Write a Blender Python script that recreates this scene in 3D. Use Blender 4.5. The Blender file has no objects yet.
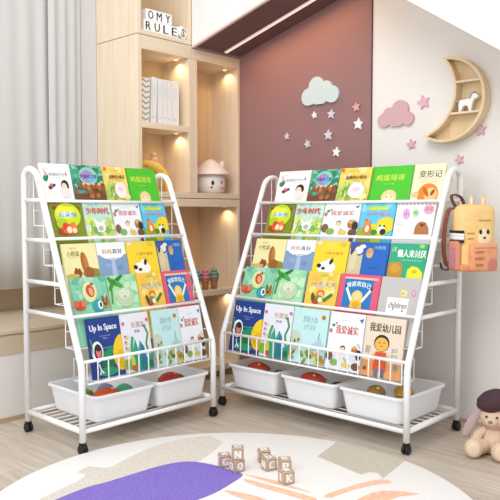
import bpy, bmesh, math, random
from math import sin, cos, pi, radians, atan2, sqrt
from mathutils import Vector, Matrix
SC = bpy.context.scene
COL = SC.collection
PI = math.pi
random.seed(7)

# ------------------------------------------------------------------ materials
def lin(h):
    h = h.lstrip('#')
    v = [int(h[i:i + 2], 16) / 255 for i in (0, 2, 4)]
    return tuple([(c / 12.92 if c <= .04045 else ((c + .055) / 1.055) ** 2.4) for c in v] + [1])
MC = {}
def mat(hx, rough=.5, mottle=None, scale=30, spec=.4, metal=0, bump=0, bscale=200, emit=0):
    key = (hx, rough, mottle, scale, spec, metal, bump, bscale, emit)
    if key in MC: return MC[key]
    m = bpy.data.materials.new('surface_' + hx.strip('#'))
    m.use_nodes = True
    nt = m.node_tree; b = nt.nodes['Principled BSDF']
    b.inputs['Base Color'].default_value = lin(hx)
    b.inputs['Roughness'].default_value = rough
    b.inputs['Specular IOR Level'].default_value = spec
    b.inputs['Metallic'].default_value = metal
    if emit:
        b.inputs['Emission Color'].default_value = lin(hx); b.inputs['Emission Strength'].default_value = emit
    tc = nt.nodes.new('ShaderNodeTexCoord')
    if mottle:
        n = nt.nodes.new('ShaderNodeTexNoise'); n.inputs['Scale'].default_value = scale; n.inputs['Detail'].default_value = 4
        r = nt.nodes.new('ShaderNodeValToRGB')
        r.color_ramp.elements[0].position = .38; r.color_ramp.elements[1].position = .62
        r.color_ramp.elements[0].color = lin(hx); r.color_ramp.elements[1].color = lin(mottle)
        nt.links.new(tc.outputs['Object'], n.inputs['Vector']); nt.links.new(n.outputs['Fac'], r.inputs['Fac'])
        nt.links.new(r.outputs['Color'], b.inputs['Base Color'])
    if bump:
        n2 = nt.nodes.new('ShaderNodeTexNoise'); n2.inputs['Scale'].default_value = bscale; n2.inputs['Detail'].default_value = 3
        bp = nt.nodes.new('ShaderNodeBump'); bp.inputs['Strength'].default_value = bump; bp.inputs['Distance'].default_value = .003
        nt.links.new(tc.outputs['Object'], n2.inputs['Vector']); nt.links.new(n2.outputs['Fac'], bp.inputs['Height'])
        nt.links.new(bp.outputs['Normal'], b.inputs['Normal'])
    MC[key] = m
    return m

def wood(a, b_, axis='Z', rough=.5):
    key = ('wood', a, b_, axis)
    if key in MC: return MC[key]
    m = bpy.data.materials.new('wood_grain'); m.use_nodes = True
    nt = m.node_tree; b = nt.nodes['Principled BSDF']; b.inputs['Roughness'].default_value = rough
    b.inputs['Specular IOR Level'].default_value = .3
    tc = nt.nodes.new('ShaderNodeTexCoord'); mp = nt.nodes.new('ShaderNodeMapping')
    s = {'X': (1.2, 22, 22), 'Y': (22, 1.2, 22), 'Z': (22, 22, 1.2)}[axis]
    mp.inputs['Scale'].default_value = s
    n = nt.nodes.new('ShaderNodeTexNoise'); n.inputs['Scale'].default_value = 1.5; n.inputs['Detail'].default_value = 5; n.inputs['Distortion'].default_value = .6
    r = nt.nodes.new('ShaderNodeValToRGB'); r.color_ramp.elements[0].position = .3; r.color_ramp.elements[1].position = .7
    r.color_ramp.elements[0].color = lin(a); r.color_ramp.elements[1].color = lin(b_)
    nt.links.new(tc.outputs['Object'], mp.inputs['Vector']); nt.links.new(mp.outputs['Vector'], n.inputs['Vector'])
    nt.links.new(n.outputs['Fac'], r.inputs['Fac']); nt.links.new(r.outputs['Color'], b.inputs['Base Color'])
    MC[key] = m
    return m

WHITE = mat('#f4f3f2', .35)                 # powder coated steel
WIRE = mat('#f2f1f0', .35)
BIN = mat('#eeeff1', .4)
BLACK = mat('#141416', .45)
BIRCH = wood('#e1ccb0', '#ead9c1', 'Z')
BIRCH_X = wood('#e1ccb0', '#ead9c1', 'X')
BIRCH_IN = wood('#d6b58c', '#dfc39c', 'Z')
BENCH = wood('#cdb99e', '#d9c7af', 'X')

# ------------------------------------------------------------------ mesh helpers
def NB(): return bmesh.new()
def box(bm, x0, x1, y0, y1, z0, z1, mi=0, M=None):
    vs = [bm.verts.new(Vector(p) if M is None else M @ Vector(p)) for p in
          ((x0, y0, z0), (x1, y0, z0), (x1, y1, z0), (x0, y1, z0), (x0, y0, z1), (x1, y0, z1), (x1, y1, z1), (x0, y1, z1))]
    for f in ((0, 3, 2, 1), (4, 5, 6, 7), (0, 1, 5, 4), (1, 2, 6, 5), (2, 3, 7, 6), (3, 0, 4, 7)):
        fc = bm.faces.new([vs[i] for i in f]); fc.material_index = mi
    return vs
def bevel_all(bm, w, seg=2):
    bmesh.ops.bevel(bm, geom=bm.edges[:], offset=w, segments=seg, affect='EDGES', profile=.5)
def tube(bm, pts, r, n=8, mi=0, cap=True):
    pts = [Vector(p) for p in pts]
    rings = []; prev = None
    for i, p in enumerate(pts):
        if i == 0: t = pts[1] - p
        elif i == len(pts) - 1: t = p - pts[-2]
        else: t = (pts[i + 1] - p).normalized() + (p - pts[i - 1]).normalized()
        t.normalize()
        if prev is None:
            a = Vector((0, 0, 1)) if abs(t.z) < .9 else Vector((1, 0, 0))
            nrm = t.cross(a).normalized()
        else:
            nrm = (prev - t * prev.dot(t)).normalized()
        prev = nrm; bi = t.cross(nrm)
        rr = r[i] if isinstance(r, (list, tuple)) else r
        rings.append([bm.verts.new(p + (nrm * cos(2 * PI * k / n) + bi * sin(2 * PI * k / n)) * rr) for k in range(n)])
    for a, b in zip(rings, rings[1:]):
        for k in range(n):
            f = bm.faces.new((a[k], a[(k + 1) % n], b[(k + 1) % n], b[k])); f.material_index = mi; f.smooth = True
    if cap:
        f = bm.faces.new(rings[0][::-1]); f.material_index = mi
        f = bm.faces.new(rings[-1]); f.material_index = mi
def fillet(P, R, n=7):
    P = [Vector(p) for p in P]; out = [P[0]]
    for i in range(1, len(P) - 1):
        r = R[i - 1]; a = (P[i - 1] - P[i]).normalized(); b = (P[i + 1] - P[i]).normalized()
        ang = a.angle(b); d = r / math.tan(ang / 2)
        p0 = P[i] + a * d; p1 = P[i] + b * d
        c = P[i] + (a + b).normalized() * (r / sin(ang / 2))
        u = p0 - c; v = p1 - c; om = u.angle(v)
        for k in range(n + 1):
            t = k / n
            out.append(c + (u * sin((1 - t) * om) + v * sin(t * om)) / sin(om))
    out.append(P[-1]); return out
def lathe(bm, prof, n=24, M=None, mi=0, mis=None):
    rings = []
    for (r, z) in prof:
        if r < 1e-6:
            v = Vector((0, 0, z)); rings.append([bm.verts.new(M @ v if M else v)])
        else:
            rings.append([])
            for k in range(n):
                v = Vector((r * cos(2 * PI * k / n), r * sin(2 * PI * k / n), z))
                rings[-1].append(bm.verts.new(M @ v if M else v))
    for i, (a, b) in enumerate(zip(rings, rings[1:])):
        for k in range(n):
            k2 = (k + 1) % n
            if len(a) == 1 and len(b) == 1: continue
            if len(a) == 1: f = bm.faces.new((a[0], b[k2], b[k]))
            elif len(b) == 1: f = bm.faces.new((a[k], a[k2], b[0]))
            else: f = bm.faces.new((a[k], a[k2], b[k2], b[k]))
            f.smooth = True; f.material_index = mis[i] if mis else mi
def ball(bm, c, r, M=None, mi=0, n=16):
    if not isinstance(r, (tuple, list)): r = (r, r, r)
    T = Matrix.Translation(c) @ (M if M else Matrix()) @ Matrix.Diagonal((r[0], r[1], r[2], 1))
    m = n // 2
    lathe(bm, [(sin(PI * i / m), -cos(PI * i / m)) for i in range(m + 1)], n, T, mi)
def prism(bm, poly, z0, z1, M=None, mi=0, side=None):
    """poly in XY, extruded along Z"""
    M = M or Matrix()
    a = [bm.verts.new(M @ Vector((x, y, z0))) for x, y in poly]
    b = [bm.verts.new(M @ Vector((x, y, z1))) for x, y in poly]
    f = bm.faces.new(a[::-1]); f.material_index = mi
    f = bm.faces.new(b); f.material_index = mi
    n = len(poly)
    for k in range(n):
        f = bm.faces.new((a[k], a[(k + 1) % n], b[(k + 1) % n], b[k])); f.material_index = mi if side is None else side
def rrect(w, h, r, n=4, cx=0, cy=0):
    out = []
    for (sx, sy, a0) in ((1, 1, 0), (-1, 1, 90), (-1, -1, 180), (1, -1, 270)):
        for k in range(n + 1):
            a = radians(a0 + 90 * k / n)
            out.append((cx + sx * (w / 2 - r) + r * cos(a), cy + sy * (h / 2 - r) + r * sin(a)))
    return out
def obj(name, bm, mats, parent=None, smooth=False, fix=True):
    if fix: bmesh.ops.recalc_face_normals(bm, faces=bm.faces[:])
    me = bpy.data.meshes.new(name); bm.to_mesh(me); bm.free()
    if not isinstance(mats, (list, tuple)): mats = [mats]
    for m in mats: me.materials.append(m)
    if smooth:
        for p in me.polygons: p.use_smooth = True
    o = bpy.data.objects.new(name, me); COL.objects.link(o)
    if parent is not None: o.parent = parent
    return o
def empty(name, loc=(0, 0, 0), rot=(0, 0, 0)):
    o = bpy.data.objects.new(name, None); COL.objects.link(o)
    o.empty_display_size = .05; o.location = loc; o.rotation_euler = rot
    return o
def tag(o, label, cat, group=None):
    o['label'] = label; o['category'] = cat
    if group: o['group'] = group
    return o
def struct(o): o['kind'] = 'structure'; return o
def plain_box(name, x0, x1, y0, y1, z0, z1, m, parent=None, bev=0):
    bm = NB(); box(bm, x0, x1, y0, y1, z0, z1)
    if bev: bevel_all(bm, bev)
    return obj(name, bm, m, parent)

# text -> triangles
TXT = {}
def text_geo(s, bold=0.0):
    key = (s, bold)
    if key in TXT: return TXT[key]
    cu = bpy.data.curves.new('t', 'FONT'); cu.body = s; cu.size = 1; cu.resolution_u = 2; cu.offset = bold
    o = bpy.data.objects.new('t', cu); COL.objects.link(o)
    dg = bpy.context.evaluated_depsgraph_get(); dg.update()
    me = o.evaluated_get(dg).to_mesh()
    V = [tuple(v.co[:2]) for v in me.vertices]; F = [tuple(p.vertices) for p in me.polygons]
    o.evaluated_get(dg).to_mesh_clear()
    COL.objects.unlink(o); bpy.data.objects.remove(o); bpy.data.curves.remove(cu)
    x0 = min(v[0] for v in V); x1 = max(v[0] for v in V); y0 = min(v[1] for v in V); y1 = max(v[1] for v in V)
    TXT[key] = (V, F, x0, x1, y0, y1); return TXT[key]

class Art:
    """flat artwork on the XY plane, x right, y up, facing +Z; every layer a hair above the last"""
    def __init__(s, bm, mats, w, h, z=0, M=None, step=.00012, f=0):
        s.f = f; s.bm, s.mats, s.w, s.h, s.z, s.M, s.step = bm, mats, w, h, z, M or Matrix(), step
    def mi(s, m):
        if isinstance(m, str): m = mat(m, .45)
        if m not in s.mats: s.mats.append(m)
        return s.mats.index(m)
    def poly(s, pts, m):
        s.z += s.step; i = s.mi(m)
        # clip into the sheet
        g = lambda y: 0 if y <= 0 and s.f else min(1, max(0, s.f + (1 - s.f) * y))
        vs = [s.bm.verts.new(s.M @ Vector((min(1, max(0, x)) * s.w, g(y) * s.h, s.z))) for x, y in pts]
        try:
            f = s.bm.faces.new(vs); f.material_index = i
            f.normal_update(); bmesh.ops.triangulate(s.bm, faces=[f])
        except ValueError: pass
    def ell(s, cx, cy, rx, ry, m, rot=0, n=18):
        # rx, ry as fractions of the width
        k = s.w / s.h / (1 - s.f); a = radians(rot)
        P = []
        for i in range(n):
            t = 2 * PI * i / n; x = rx * cos(t); y = ry * sin(t)
            P.append((cx + x * cos(a) - y * sin(a), cy + (x * sin(a) + y * cos(a)) * k))
        s.poly(P, m)
    def rect(s, x0, y0, x1, y1, m): s.poly([(x0, y0), (x1, y0), (x1, y1), (x0, y1)], m)
    def line(s, pts, wd, m):
        for (a, b) in zip(pts, pts[1:]):
            k = s.h / s.w * (1 - s.f); dx = b[0] - a[0]; dy = (b[1] - a[1]) * k; L = sqrt(dx * dx + dy * dy) or 1
            nx, ny = -dy / L * wd / 2, dx / L * wd / 2 / k
            s.poly([(a[0] + nx, a[1] + ny), (b[0] + nx, b[1] + ny), (b[0] - nx, b[1] - ny), (a[0] - nx, a[1] - ny)], m)
    def text(s, t, cx, cy, w, h, m, bold=.015, rot=0, arc=0):
        V, F, x0, x1, y0, y1 = text_geo(t, 0)
        i = s.mi(m); W = w * s.w; H = h * s.h * (1 - s.f) * 1.15; cy = s.f + (1 - s.f) * cy; a = radians(rot)
        n = 3 if bold > .012 else (2 if bold > 0 else 1)
        for q in range(n):                      # bold strokes: the same glyphs again, nudged sideways
            s.z += s.step * .5; dx = (q - (n - 1) / 2) * bold * .9 * H; vs = []
            for (x, y) in V:
                X = ((x - x0) / (x1 - x0) - .5) * W + dx; Y = ((y - y0) / max(1e-6, y1 - y0) - .5) * H - arc * s.h * ((x - x0) / (x1 - x0) * 2 - 1) ** 2
                vs.append(s.bm.verts.new(s.M @ Vector((cx * s.w + X * cos(a) - Y * sin(a), cy * s.h + X * sin(a) + Y * cos(a), s.z))))
            for f in F:
                try: fc = s.bm.faces.new([vs[j] for j in f]); fc.material_index = i
                except ValueError: pass
    def splash(s, cols, n, box_, r0, r1, seed):
        rr = random.Random(seed)
        for k in range(n):
            s.ell(rr.uniform(box_[0], box_[2]), rr.uniform(box_[1], box_[3]), rr.uniform(r0, r1), rr.uniform(r0, r1) * .8, rr.choice(cols), rr.uniform(0, 180), 9)

# ------------------------------------------------------------------ camera
cam = bpy.data.cameras.new('camera'); co = bpy.data.objects.new('camera', cam); COL.objects.link(co)
CAMZ = .88545
co.location = (0, 0, CAMZ); co.rotation_euler = (PI / 2 - .05313, 0, -.816)
cam.sensor_width = 36; cam.lens = 36 * 696.99 / 500; cam.clip_start = .05
SC.camera = co

# ------------------------------------------------------------------ the room
XP = 2.75; YW = 2.755; YC = 2.661; XC = 2.055
def floor_mat():
    m = bpy.data.materials.new('oak_plank_floor'); m.use_nodes = True
    nt = m.node_tree; b = nt.nodes['Principled BSDF']; b.inputs['Roughness'].default_value = .42
    tc = nt.nodes.new('ShaderNodeTexCoord'); mp = nt.nodes.new('ShaderNodeMapping'); mp.inputs['Rotation'].default_value = (0, 0, PI / 2)
    br = nt.nodes.new('ShaderNodeTexBrick'); br.inputs['Scale'].default_value = 1
    br.inputs['Brick Width'].default_value = 1.1; br.inputs['Row Height'].default_value = .15; br.inputs['Mortar Size'].default_value = .0012
    br.inputs['Color1'].default_value = lin('#c7baab'); br.inputs['Color2'].default_value = lin('#d0c4b6'); br.inputs['Mortar'].default_value = lin('#a89b8e')
    br.inputs['Mortar Smooth'].default_value = .4
    mp2 = nt.nodes.new('ShaderNodeMapping'); mp2.inputs['Scale'].default_value = (26, 2, 1)
    n = nt.nodes.new('ShaderNodeTexNoise'); n.inputs['Scale'].default_value = 1.6; n.inputs['Detail'].default_value = 6; n.inputs['Distortion'].default_value = .8
    r = nt.nodes.new('ShaderNodeValToRGB'); r.color_ramp.elements[0].color = lin('#ded8d2'); r.color_ramp.elements[1].color = (1, 1, 1, 1)
    r.color_ramp.elements[0].position = .3; r.color_ramp.elements[1].position = .65
    mx = nt.nodes.new('ShaderNodeMix'); mx.data_type = 'RGBA'; mx.blend_type = 'MULTIPLY'; mx.inputs[0].default_value = .9
    nt.links.new(tc.outputs['Object'], mp.inputs['Vector']); nt.links.new(mp.outputs['Vector'], br.inputs['Vector'])
    nt.links.new(tc.outputs['Object'], mp2.inputs['Vector']); nt.links.new(mp2.outputs['Vector'], n.inputs['Vector'])
    nt.links.new(n.outputs['Fac'], r.inputs['Fac']); nt.links.new(br.outputs['Color'], mx.inputs[6]); nt.links.new(r.outputs['Color'], mx.inputs[7])
    nt.links.new(mx.outputs[2], b.inputs['Base Color'])
    return m
struct(plain_box('floor', -1.5, XP + .1, -1.5, 3.5, -.05, 0, floor_mat()))
PLASTER = mat('#e9e5e1', .8, bump=.05, bscale=60)
PURPLE = mat('#977170', .75, bump=.05, bscale=60)
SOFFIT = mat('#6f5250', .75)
struct(plain_box('wall_right', XP, XP + .1, -1.5, 1.812, 0, 2.3, PLASTER))
struct(plain_box('wall_back', XP, XP + .1, 1.816, 3.42, 0, 2.3, PURPLE))
struct(plain_box('dark_strip', XP - .006, XP + .1, 1.8121, 1.8159, 0, 2.3, mat('#4a3431', .6)))  # narrow dark strip between the purple and the white wall
struct(plain_box('wall_left', -1.5, XC, YW, 2.80, 0, .283, PLASTER))
# recessed bay behind the bench
struct(plain_box('wall_bay', XC, XC + .02, 2.995, 3.42, 0, 2.3, mat('#d6cec8', .8)))
struct(plain_box('baseboard_left', -1.5, XC, YW - .012, YW - .0005, 0, .018, mat('#b89f84', .5)))
struct(plain_box('baseboard_right', XP - .012, XP - .0005, -1.5, 1.80, 0, .014, mat('#b9ab9c', .5)))
# window wall of the bay
struct(plain_box('wall_window', -1.5, XC, 3.34, 3.42, 0, .62, mat('#cdb596', .7)))
struct(plain_box('wall_window_top', -1.5, XC, 3.34, 3.42, 2.15, 2.3, PLASTER))
wf = empty('window_1', (0, 3.38, .62)); struct(wf)
bm = NB()
for x in (-1.5, -.6, .3, 1.2, 2.0): box(bm, x, x + .05, -.025, .025, 0, 1.53)
for z in (0, 1.48): box(bm, -1.5, 2.05, -.03, .03, z, z + .05)
obj('window_frame', bm, WHITE, wf)
gm = bpy.data.materials.new('window_glass'); gm.use_nodes = True
gb = gm.node_tree.nodes['Principled BSDF']; gb.inputs['Transmission Weight'].default_value = 1; gb.inputs['Roughness'].default_value = 0; gb.inputs['IOR'].default_value = 1.45
bm = NB(); box(bm, -1.5, 2.05, -.003, .003, .02, 1.5); obj('window_glass', bm, gm, wf)

# window bench
bn = empty('window_bench', (XC / 2, YW, .283)); tag(bn, 'light wooden window bench running along the wall below the curtain', 'bench')
bm = NB(); box(bm, -1.5 - XC / 2, XC / 2 - .001, -.002, .55, .0, .085); obj('bench_front', bm, BENCH, bn)
bm = NB(); box(bm, -1.5 - XC / 2, XC / 2 - .001, -.010, .58, .088, .105); bevel_all(bm, .002, 1); obj('bench_top', bm, BENCH, bn)

# curtain
cm = bpy.data.materials.new('sheer_curtain'); cm.use_nodes = True
nt = cm.node_tree; b = nt.nodes['Principled BSDF']; b.inputs['Base Color'].default_value = lin('#e2e1df'); b.inputs['Roughness'].default_value = .9
tr = nt.nodes.new('ShaderNodeBsdfTranslucent'); tr.inputs['Color'].default_value = lin('#eeeeee')
ms = nt.nodes.new('ShaderNodeMixShader'); ms.inputs[0].default_value = .3
nt.links.new(b.outputs[0], ms.inputs[1]); nt.links.new(tr.outputs[0], ms.inputs[2]); nt.links.new(ms.outputs[0], nt.nodes['Material Output'].inputs['Surface'])
def curtain(name, x0, x1, y, z0, z1, lam, amp, lab, ph=0):
    bm = NB(); n = int((x1 - x0) / lam * 14); cols = []
    for i in range(n + 1):
        x = x0 + (x1 - x0) * i / n; c = []
        for j in range(9):
            t = j / 8; z = z0 + (z1 - z0) * t
            A = amp * (.55 + .45 * sin(x * 7 + ph)) * (1 - .25 * t)
            dx = .012 * sin(x * 11 + t * 2 + ph)
            c.append(bm.verts.new((x + dx * (1 - t), y + A * sin(2 * PI * (x + .013 * sin(9 * x)) / lam + ph + .25 * sin(3 * t)), z)))
        cols.append(c)
    for a, b_ in zip(cols, cols[1:]):
        for j in range(8):
            f = bm.faces.new((a[j], b_[j], b_[j + 1], a[j + 1])); f.smooth = True
    r = [min((v.co.y for v in bm.verts))]
    o = obj(name, bm, cm, fix=False)
    sm = o.modifiers.new('thickness', 'SOLIDIFY'); sm.thickness = .002
    return tag(o, lab, 'curtain')
c1 = curtain('curtain', -.6, 1.93, 3.16, .515, 2.25, .085, .011, 'wide pale grey sheer curtain hanging over the window bench')
c2 = curtain('curtain', 1.872, 2.05, 3.125, .515, 2.25, .058, .010, 'narrow gathered curtain edge next to the wooden cabinet side', 1.3)
rod = NB(); tube(rod, [(-.7, 3.15, 2.27), (2.05, 3.15, 2.27)], .012, 10)
tag(obj('curtain_rod', rod, WHITE), 'white curtain rod above the sheer curtain', 'rod')

# portal fascia and sloping soffit  (z falls with +Y on the left slope, with -Y on the right)
def zl(y): return 1.724 - .26133 * (y - 2.661)
XF = 2.40
FASC = mat('#eeeae7', .8)
bm = NB()
yp = 1.798; zp = zl(yp)
# front boards on x = XF, lower edge following the slopes
def wedge(bm, pts, x0, x1, mi=0):
    a = [bm.verts.new((x0, y, z)) for y, z in pts]; b2 = [bm.verts.new((x1, y, z)) for y, z in pts]
    n = len(pts)
    fs = [bm.faces.new(a), bm.faces.new(b2[::-1])] + [bm.faces.new((a[k], b2[k], b2[(k + 1) % n], a[(k + 1) % n])) for k in range(n)]
    for f in fs: f.material_index = mi
wedge(bm, [(2.66, zl(2.66) + .004), (2.66, 2.35), (yp, 2.35), (yp, zp + .004)], XF, XF + .012)
struct(obj('wall_fascia_left', bm, FASC))
bm = NB(); wedge(bm, [(2.66, zl(2.66) - .006), (2.66, zl(2.66) + .004), (yp, zp + .004), (yp, zp - .006)], XF - .002, XF + .014)
struct(obj('trim_2', bm, mat('#e6cfc8', .6)))
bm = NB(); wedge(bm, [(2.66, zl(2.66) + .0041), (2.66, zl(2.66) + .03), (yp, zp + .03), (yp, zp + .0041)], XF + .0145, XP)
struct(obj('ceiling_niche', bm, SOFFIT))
# right fascia: lower edge through two unprojected points at x = XF
def zr(y): return 1.703 + .6667 * (y - 1.429)
bm = NB(); wedge(bm, [(yp - .0005, 2.35), (yp - .0005, zr(yp)), (.5, zr(.5)), (.5, 2.35)], XF, XF + .012)
struct(obj('wall_fascia_right', bm, FASC))
bm = NB(); wedge(bm, [(yp - .002, zr(yp) + .02), (yp - .002, zr(yp)), (.5, zr(.5)), (.5, zr(.5) + .02)], XF + .0125, XP - .0005)
struct(obj('ceiling_slope', bm, FASC))
# LED strip recessed under the left slope
led = empty('strip_light', (2.613, 2.25, zl(2.25)))
led.rotation_euler = (math.atan(-.26133), 0, 0)
tag(led, 'long glowing strip light under the sloping dark red ceiling', 'light')
bm = NB(); box(bm, -.009, .009, -.42, .4, -.006, 0); obj('channel', bm, WHITE, led)
bm = NB(); box(bm, -.0065, .0065, -.415, .395, -.010, -.0062); obj('diffuser', bm, mat('#ecd0c6', .5, emit=.8), led)

# ------------------------------------------------------------------ cabinet
cab = empty('bookcase', ((XC + XP) / 2, (YC + 2.99) / 2, 0)); tag(cab, 'tall light wooden bookcase with open compartments built into the corner', 'bookcase')
ox, oy = cab.location.x, cab.location.y
def cb(name, x0, x1, y0, y1, z0, z1, m=BIRCH, bev=.0012):
    bm = NB(); box(bm, x0 - ox, x1 - ox, y0 - oy, y1 - oy, z0, z1)
    if bev: bevel_all(bm, bev, 1)
    return obj(name, bm, m, cab)
YB = 2.99; YBm = 2.865
XR = XP - .0015
cb('side_panel', XC, XC + .026, YC, YB, .0, 1.7275)
cb('side_panel', XC, XC + .026, YC, YB, 1.7305, 2.3)
cb('side_panel', XR - .018, XR, YC, YB, .961, 1.7155)
cb('side_panel', XR - .018, XR, YC, YB, 0, .958)
cb('divider', 2.380, 2.4095, YC, YBm, .99, 1.662)
cb('divider', 2.4105, 2.436, YC, YBm, .99, 1.662)
cb('side_panel', 2.3795, 2.3985, YC, YB, 1.7535, 2.3)
cb('top_board', XC + .0265, 2.3985, YC, YB, 1.6625, 1.7275, BIRCH_X)
cb('top_board', 2.3995, XR - .0185, YC, YB, 1.6625, 1.7155, BIRCH_X)
cb('bottom_board', XC + .0265, 2.3985, YC, YB, 1.7305, 1.753, BIRCH_X)
cb('shelf', XC + .0265, 2.3795, YC, YBm, 1.292, 1.322, BIRCH_X)
cb('bottom_board', XC + .0265, XR - .0185, YC, YB, .961, .9895, BIRCH_X)
cb('top_board', XC + .0265, XR - .0185, YC, YB, .918, .958, BIRCH_X)
cb('shelf', XC + .0265, XR - .0185, YC, YB - .03, .448, .478, BIRCH_X)
cb('base_board', XC + .0265, XR - .0185, YC, YB - .03, .04, .07, BIRCH_X)
cb('plinth', XC + .0265, XR - .0185, YC + .03, YC + .05, 0, .0395, mat('#a58c6c', .6))
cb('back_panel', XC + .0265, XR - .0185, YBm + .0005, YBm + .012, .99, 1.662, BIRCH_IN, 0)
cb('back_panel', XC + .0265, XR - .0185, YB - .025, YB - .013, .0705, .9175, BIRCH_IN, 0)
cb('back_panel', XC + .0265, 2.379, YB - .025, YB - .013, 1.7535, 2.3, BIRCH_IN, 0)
# recessed shelf spots
SPOTS = [(2.352, 2.73, 1.6625), (2.700, 2.73, 1.6625), (2.352, 2.73, 1.292), (2.700, 2.735, .918), (2.712, 2.735, .448), (2.2, 2.75, .918)]
for i, (x, y, z) in enumerate(SPOTS):
    e = empty('spotlight', (x, y, z - .0002))
    lab = ['round spotlight under the top board above the white binders', 'round spotlight under the top board above the mushroom house lamp',
           'round spotlight under the shelf that carries the white binders', 'round spotlight in the bookcase above the ice cream ornaments',
           'round spotlight under the shelf that carries the ice cream ornaments', 'round spotlight in the bookcase hidden behind the smaller rack'][i]
    tag(e, lab, 'spotlight')
    bm = NB(); lathe(bm, [(0, 0), (.012, 0), (.012, -.003), (.0092, -.003), (.0092, -.0025)], 20); obj('rim', bm, WHITE, e)
    bm = NB(); lathe(bm, [(0, -.0032), (.009, -.0030), (.009, -.0026), (0, -.0026)], 20); obj('lens', bm, mat('#ffe2a8', .4, emit=3), e)
    L = bpy.data.lights.new('spot_lamp', 'SPOT'); L.energy = .75; L.color = (1, .72, .40); L.spot_size = radians(150); L.spot_blend = .8; L.shadow_soft_size = .01
    lo = bpy.data.objects.new('spot_lamp', L); COL.objects.link(lo); lo.location = (x, y, z - .008)

# letter cubes
ivory = mat('#f6f5f3', .5)
def cube_letter(x, y, z, s, ch, rz, ry, lab):
    e = empty('letter_cube', (x, y, z), (0, 0, 0)); tag(e, lab, 'letter cube', 'letter cubes on the bookcase')
    e.rotation_euler = (0, ry, rz)
    bm = NB(); box(bm, -s / 2, s / 2, -s / 2, s / 2, 0, s); bevel_all(bm, .003, 2); obj('cube', bm, ivory, e)
    bm = NB(); ms = []
    A = Art(bm, ms, s, s, 0, Matrix.Translation((-s / 2, -s / 2 - .0002, 0)) @ Matrix.Rotation(PI / 2, 4, 'X'))
    A.text(ch, .5, .5, .58, .64, '#20242c', .03)
    obj('letter', bm, ms, e, fix=False)
zc = 1.7535
S_ = .0535
for x, ch in ((2.133, 'R'), (2.187, 'U'), (2.241, 'L'), (2.295, 'E')):
    cube_letter(x, 2.70, zc, S_, ch, 0, 0, 'white cube with dark letter %s in the bottom row of the cube words' % ch)
cube_letter(2.343, 2.70, zc + .0105, S_ * .95, 'S', .15, .42, 'tilted white cube with dark letter S ending the bottom row')
for x, ch in ((2.148, 'O'), (2.2, 'M'), (2.254, 'Y')):
    cube_letter(x, 2.70, zc + S_ + .0002, S_, ch, 0, 0, 'white cube with dark letter %s in the top row of the cube words' % ch)

# binders
def binder(x, w, h, lab, chev=False, tilt=0):
    e = empty('binder', (x, 2.70, 1.3225), (0, tilt, 0)); tag(e, lab, 'binder', 'binders on the bookcase shelf')
    bm = NB(); box(bm, 0, w, 0, .14, 0, h); bevel_all(bm, .002, 2); obj('cover', bm, mat('#ecebea' if not chev else '#f0eee9', .5), e)
    bm = NB(); ms = []
    A = Art(bm, ms, w, h, 0, Matrix.Translation((0, -.0002, 0)) @ Matrix.Rotation(PI / 2, 4, 'X'))
    if chev:
        for k in range(8):
            y = .05 + k * .12
            A.poly([(.05, y), (.35, y + .05), (.65, y), (.95, y + .05), (.95, y + .09), (.65, y + .04), (.35, y + .09), (.05, y + .04)], '#b3a593')
    else:
        A.rect(.12, .1, .2, .93, '#cfd2d6'); A.rect(.3, .6, .7, .85, '#e2e4e6'); A.rect(.3, .12, .7, .16, '#d2d4d8')
    obj('spine_print', bm, ms, e, fix=False)
binder(2.0835, .070, .218, 'binder with beige zigzag spine at the left end of the row', True, .045)
binder(2.1665, .033, .226, 'white binder leaning beside the zigzag one', False, .10 - .06)
binder(2.211, .026, .222, 'slim white binder second after the zigzag one')
binder(2.239, .028, .222, 'white binder in the middle of the row')
binder(2.269, .024, .222, 'slim white binder second from the right end of the row')
binder(2.295, .052, .222, 'thick white binder at the right end of the row')

# mushroom house lamp
e = empty('mushroom_house_lamp', (2.606, 2.745, .99)); tag(e, 'white mushroom house lamp with pink roof and small face', 'lamp')
e.rotation_euler = (0, 0, -.55)
porc = mat('#f1e9e4', .3)
bm = NB(); lathe(bm, [(0, 0), (.060, 0), (.074, .012), (.080, .045), (.079, .08), (.072, .098), (0, .10)], 32); obj('body', bm, porc, e)
bm = NB(); lathe(bm, [(0, .096), (.080, .0965), (.106, .099), (.107, .104), (.082, .128), (.052, .156), (.030, .174), (.012, .183), (0, .185)], 32); obj('roof', bm, mat('#f3e3da', .35), e)
bm = NB(); lathe(bm, [(0, .12), (.011, .12), (.012, .172), (0, .174)], 16, Matrix.Translation((.062, -.01, 0))); obj('chimney', bm, mat('#efdccb', .4), e)
bm = NB(); ball(bm, (-.004, -.0795, .055), (.008, .003, .013)); obj('eye', bm, BLACK, e)
bm = NB(); ball(bm, (-.010, -.0785, .030), (.007, .003, .005)); obj('mouth', bm, mat('#7a4b40'), e)
bm = NB(); ball(bm, (.050, -.0635, .034), (.013, .004, .007), Matrix.Rotation(.6, 4, 'Z')); obj('cheek', bm, mat('#eab7a8'), e)
bm = NB(); ball(bm, (.045, -.066, .058), (.006, .003, .009), Matrix.Rotation(.6, 4, 'Z')); obj('eye', bm, mat('#8d8791'), e)

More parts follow.
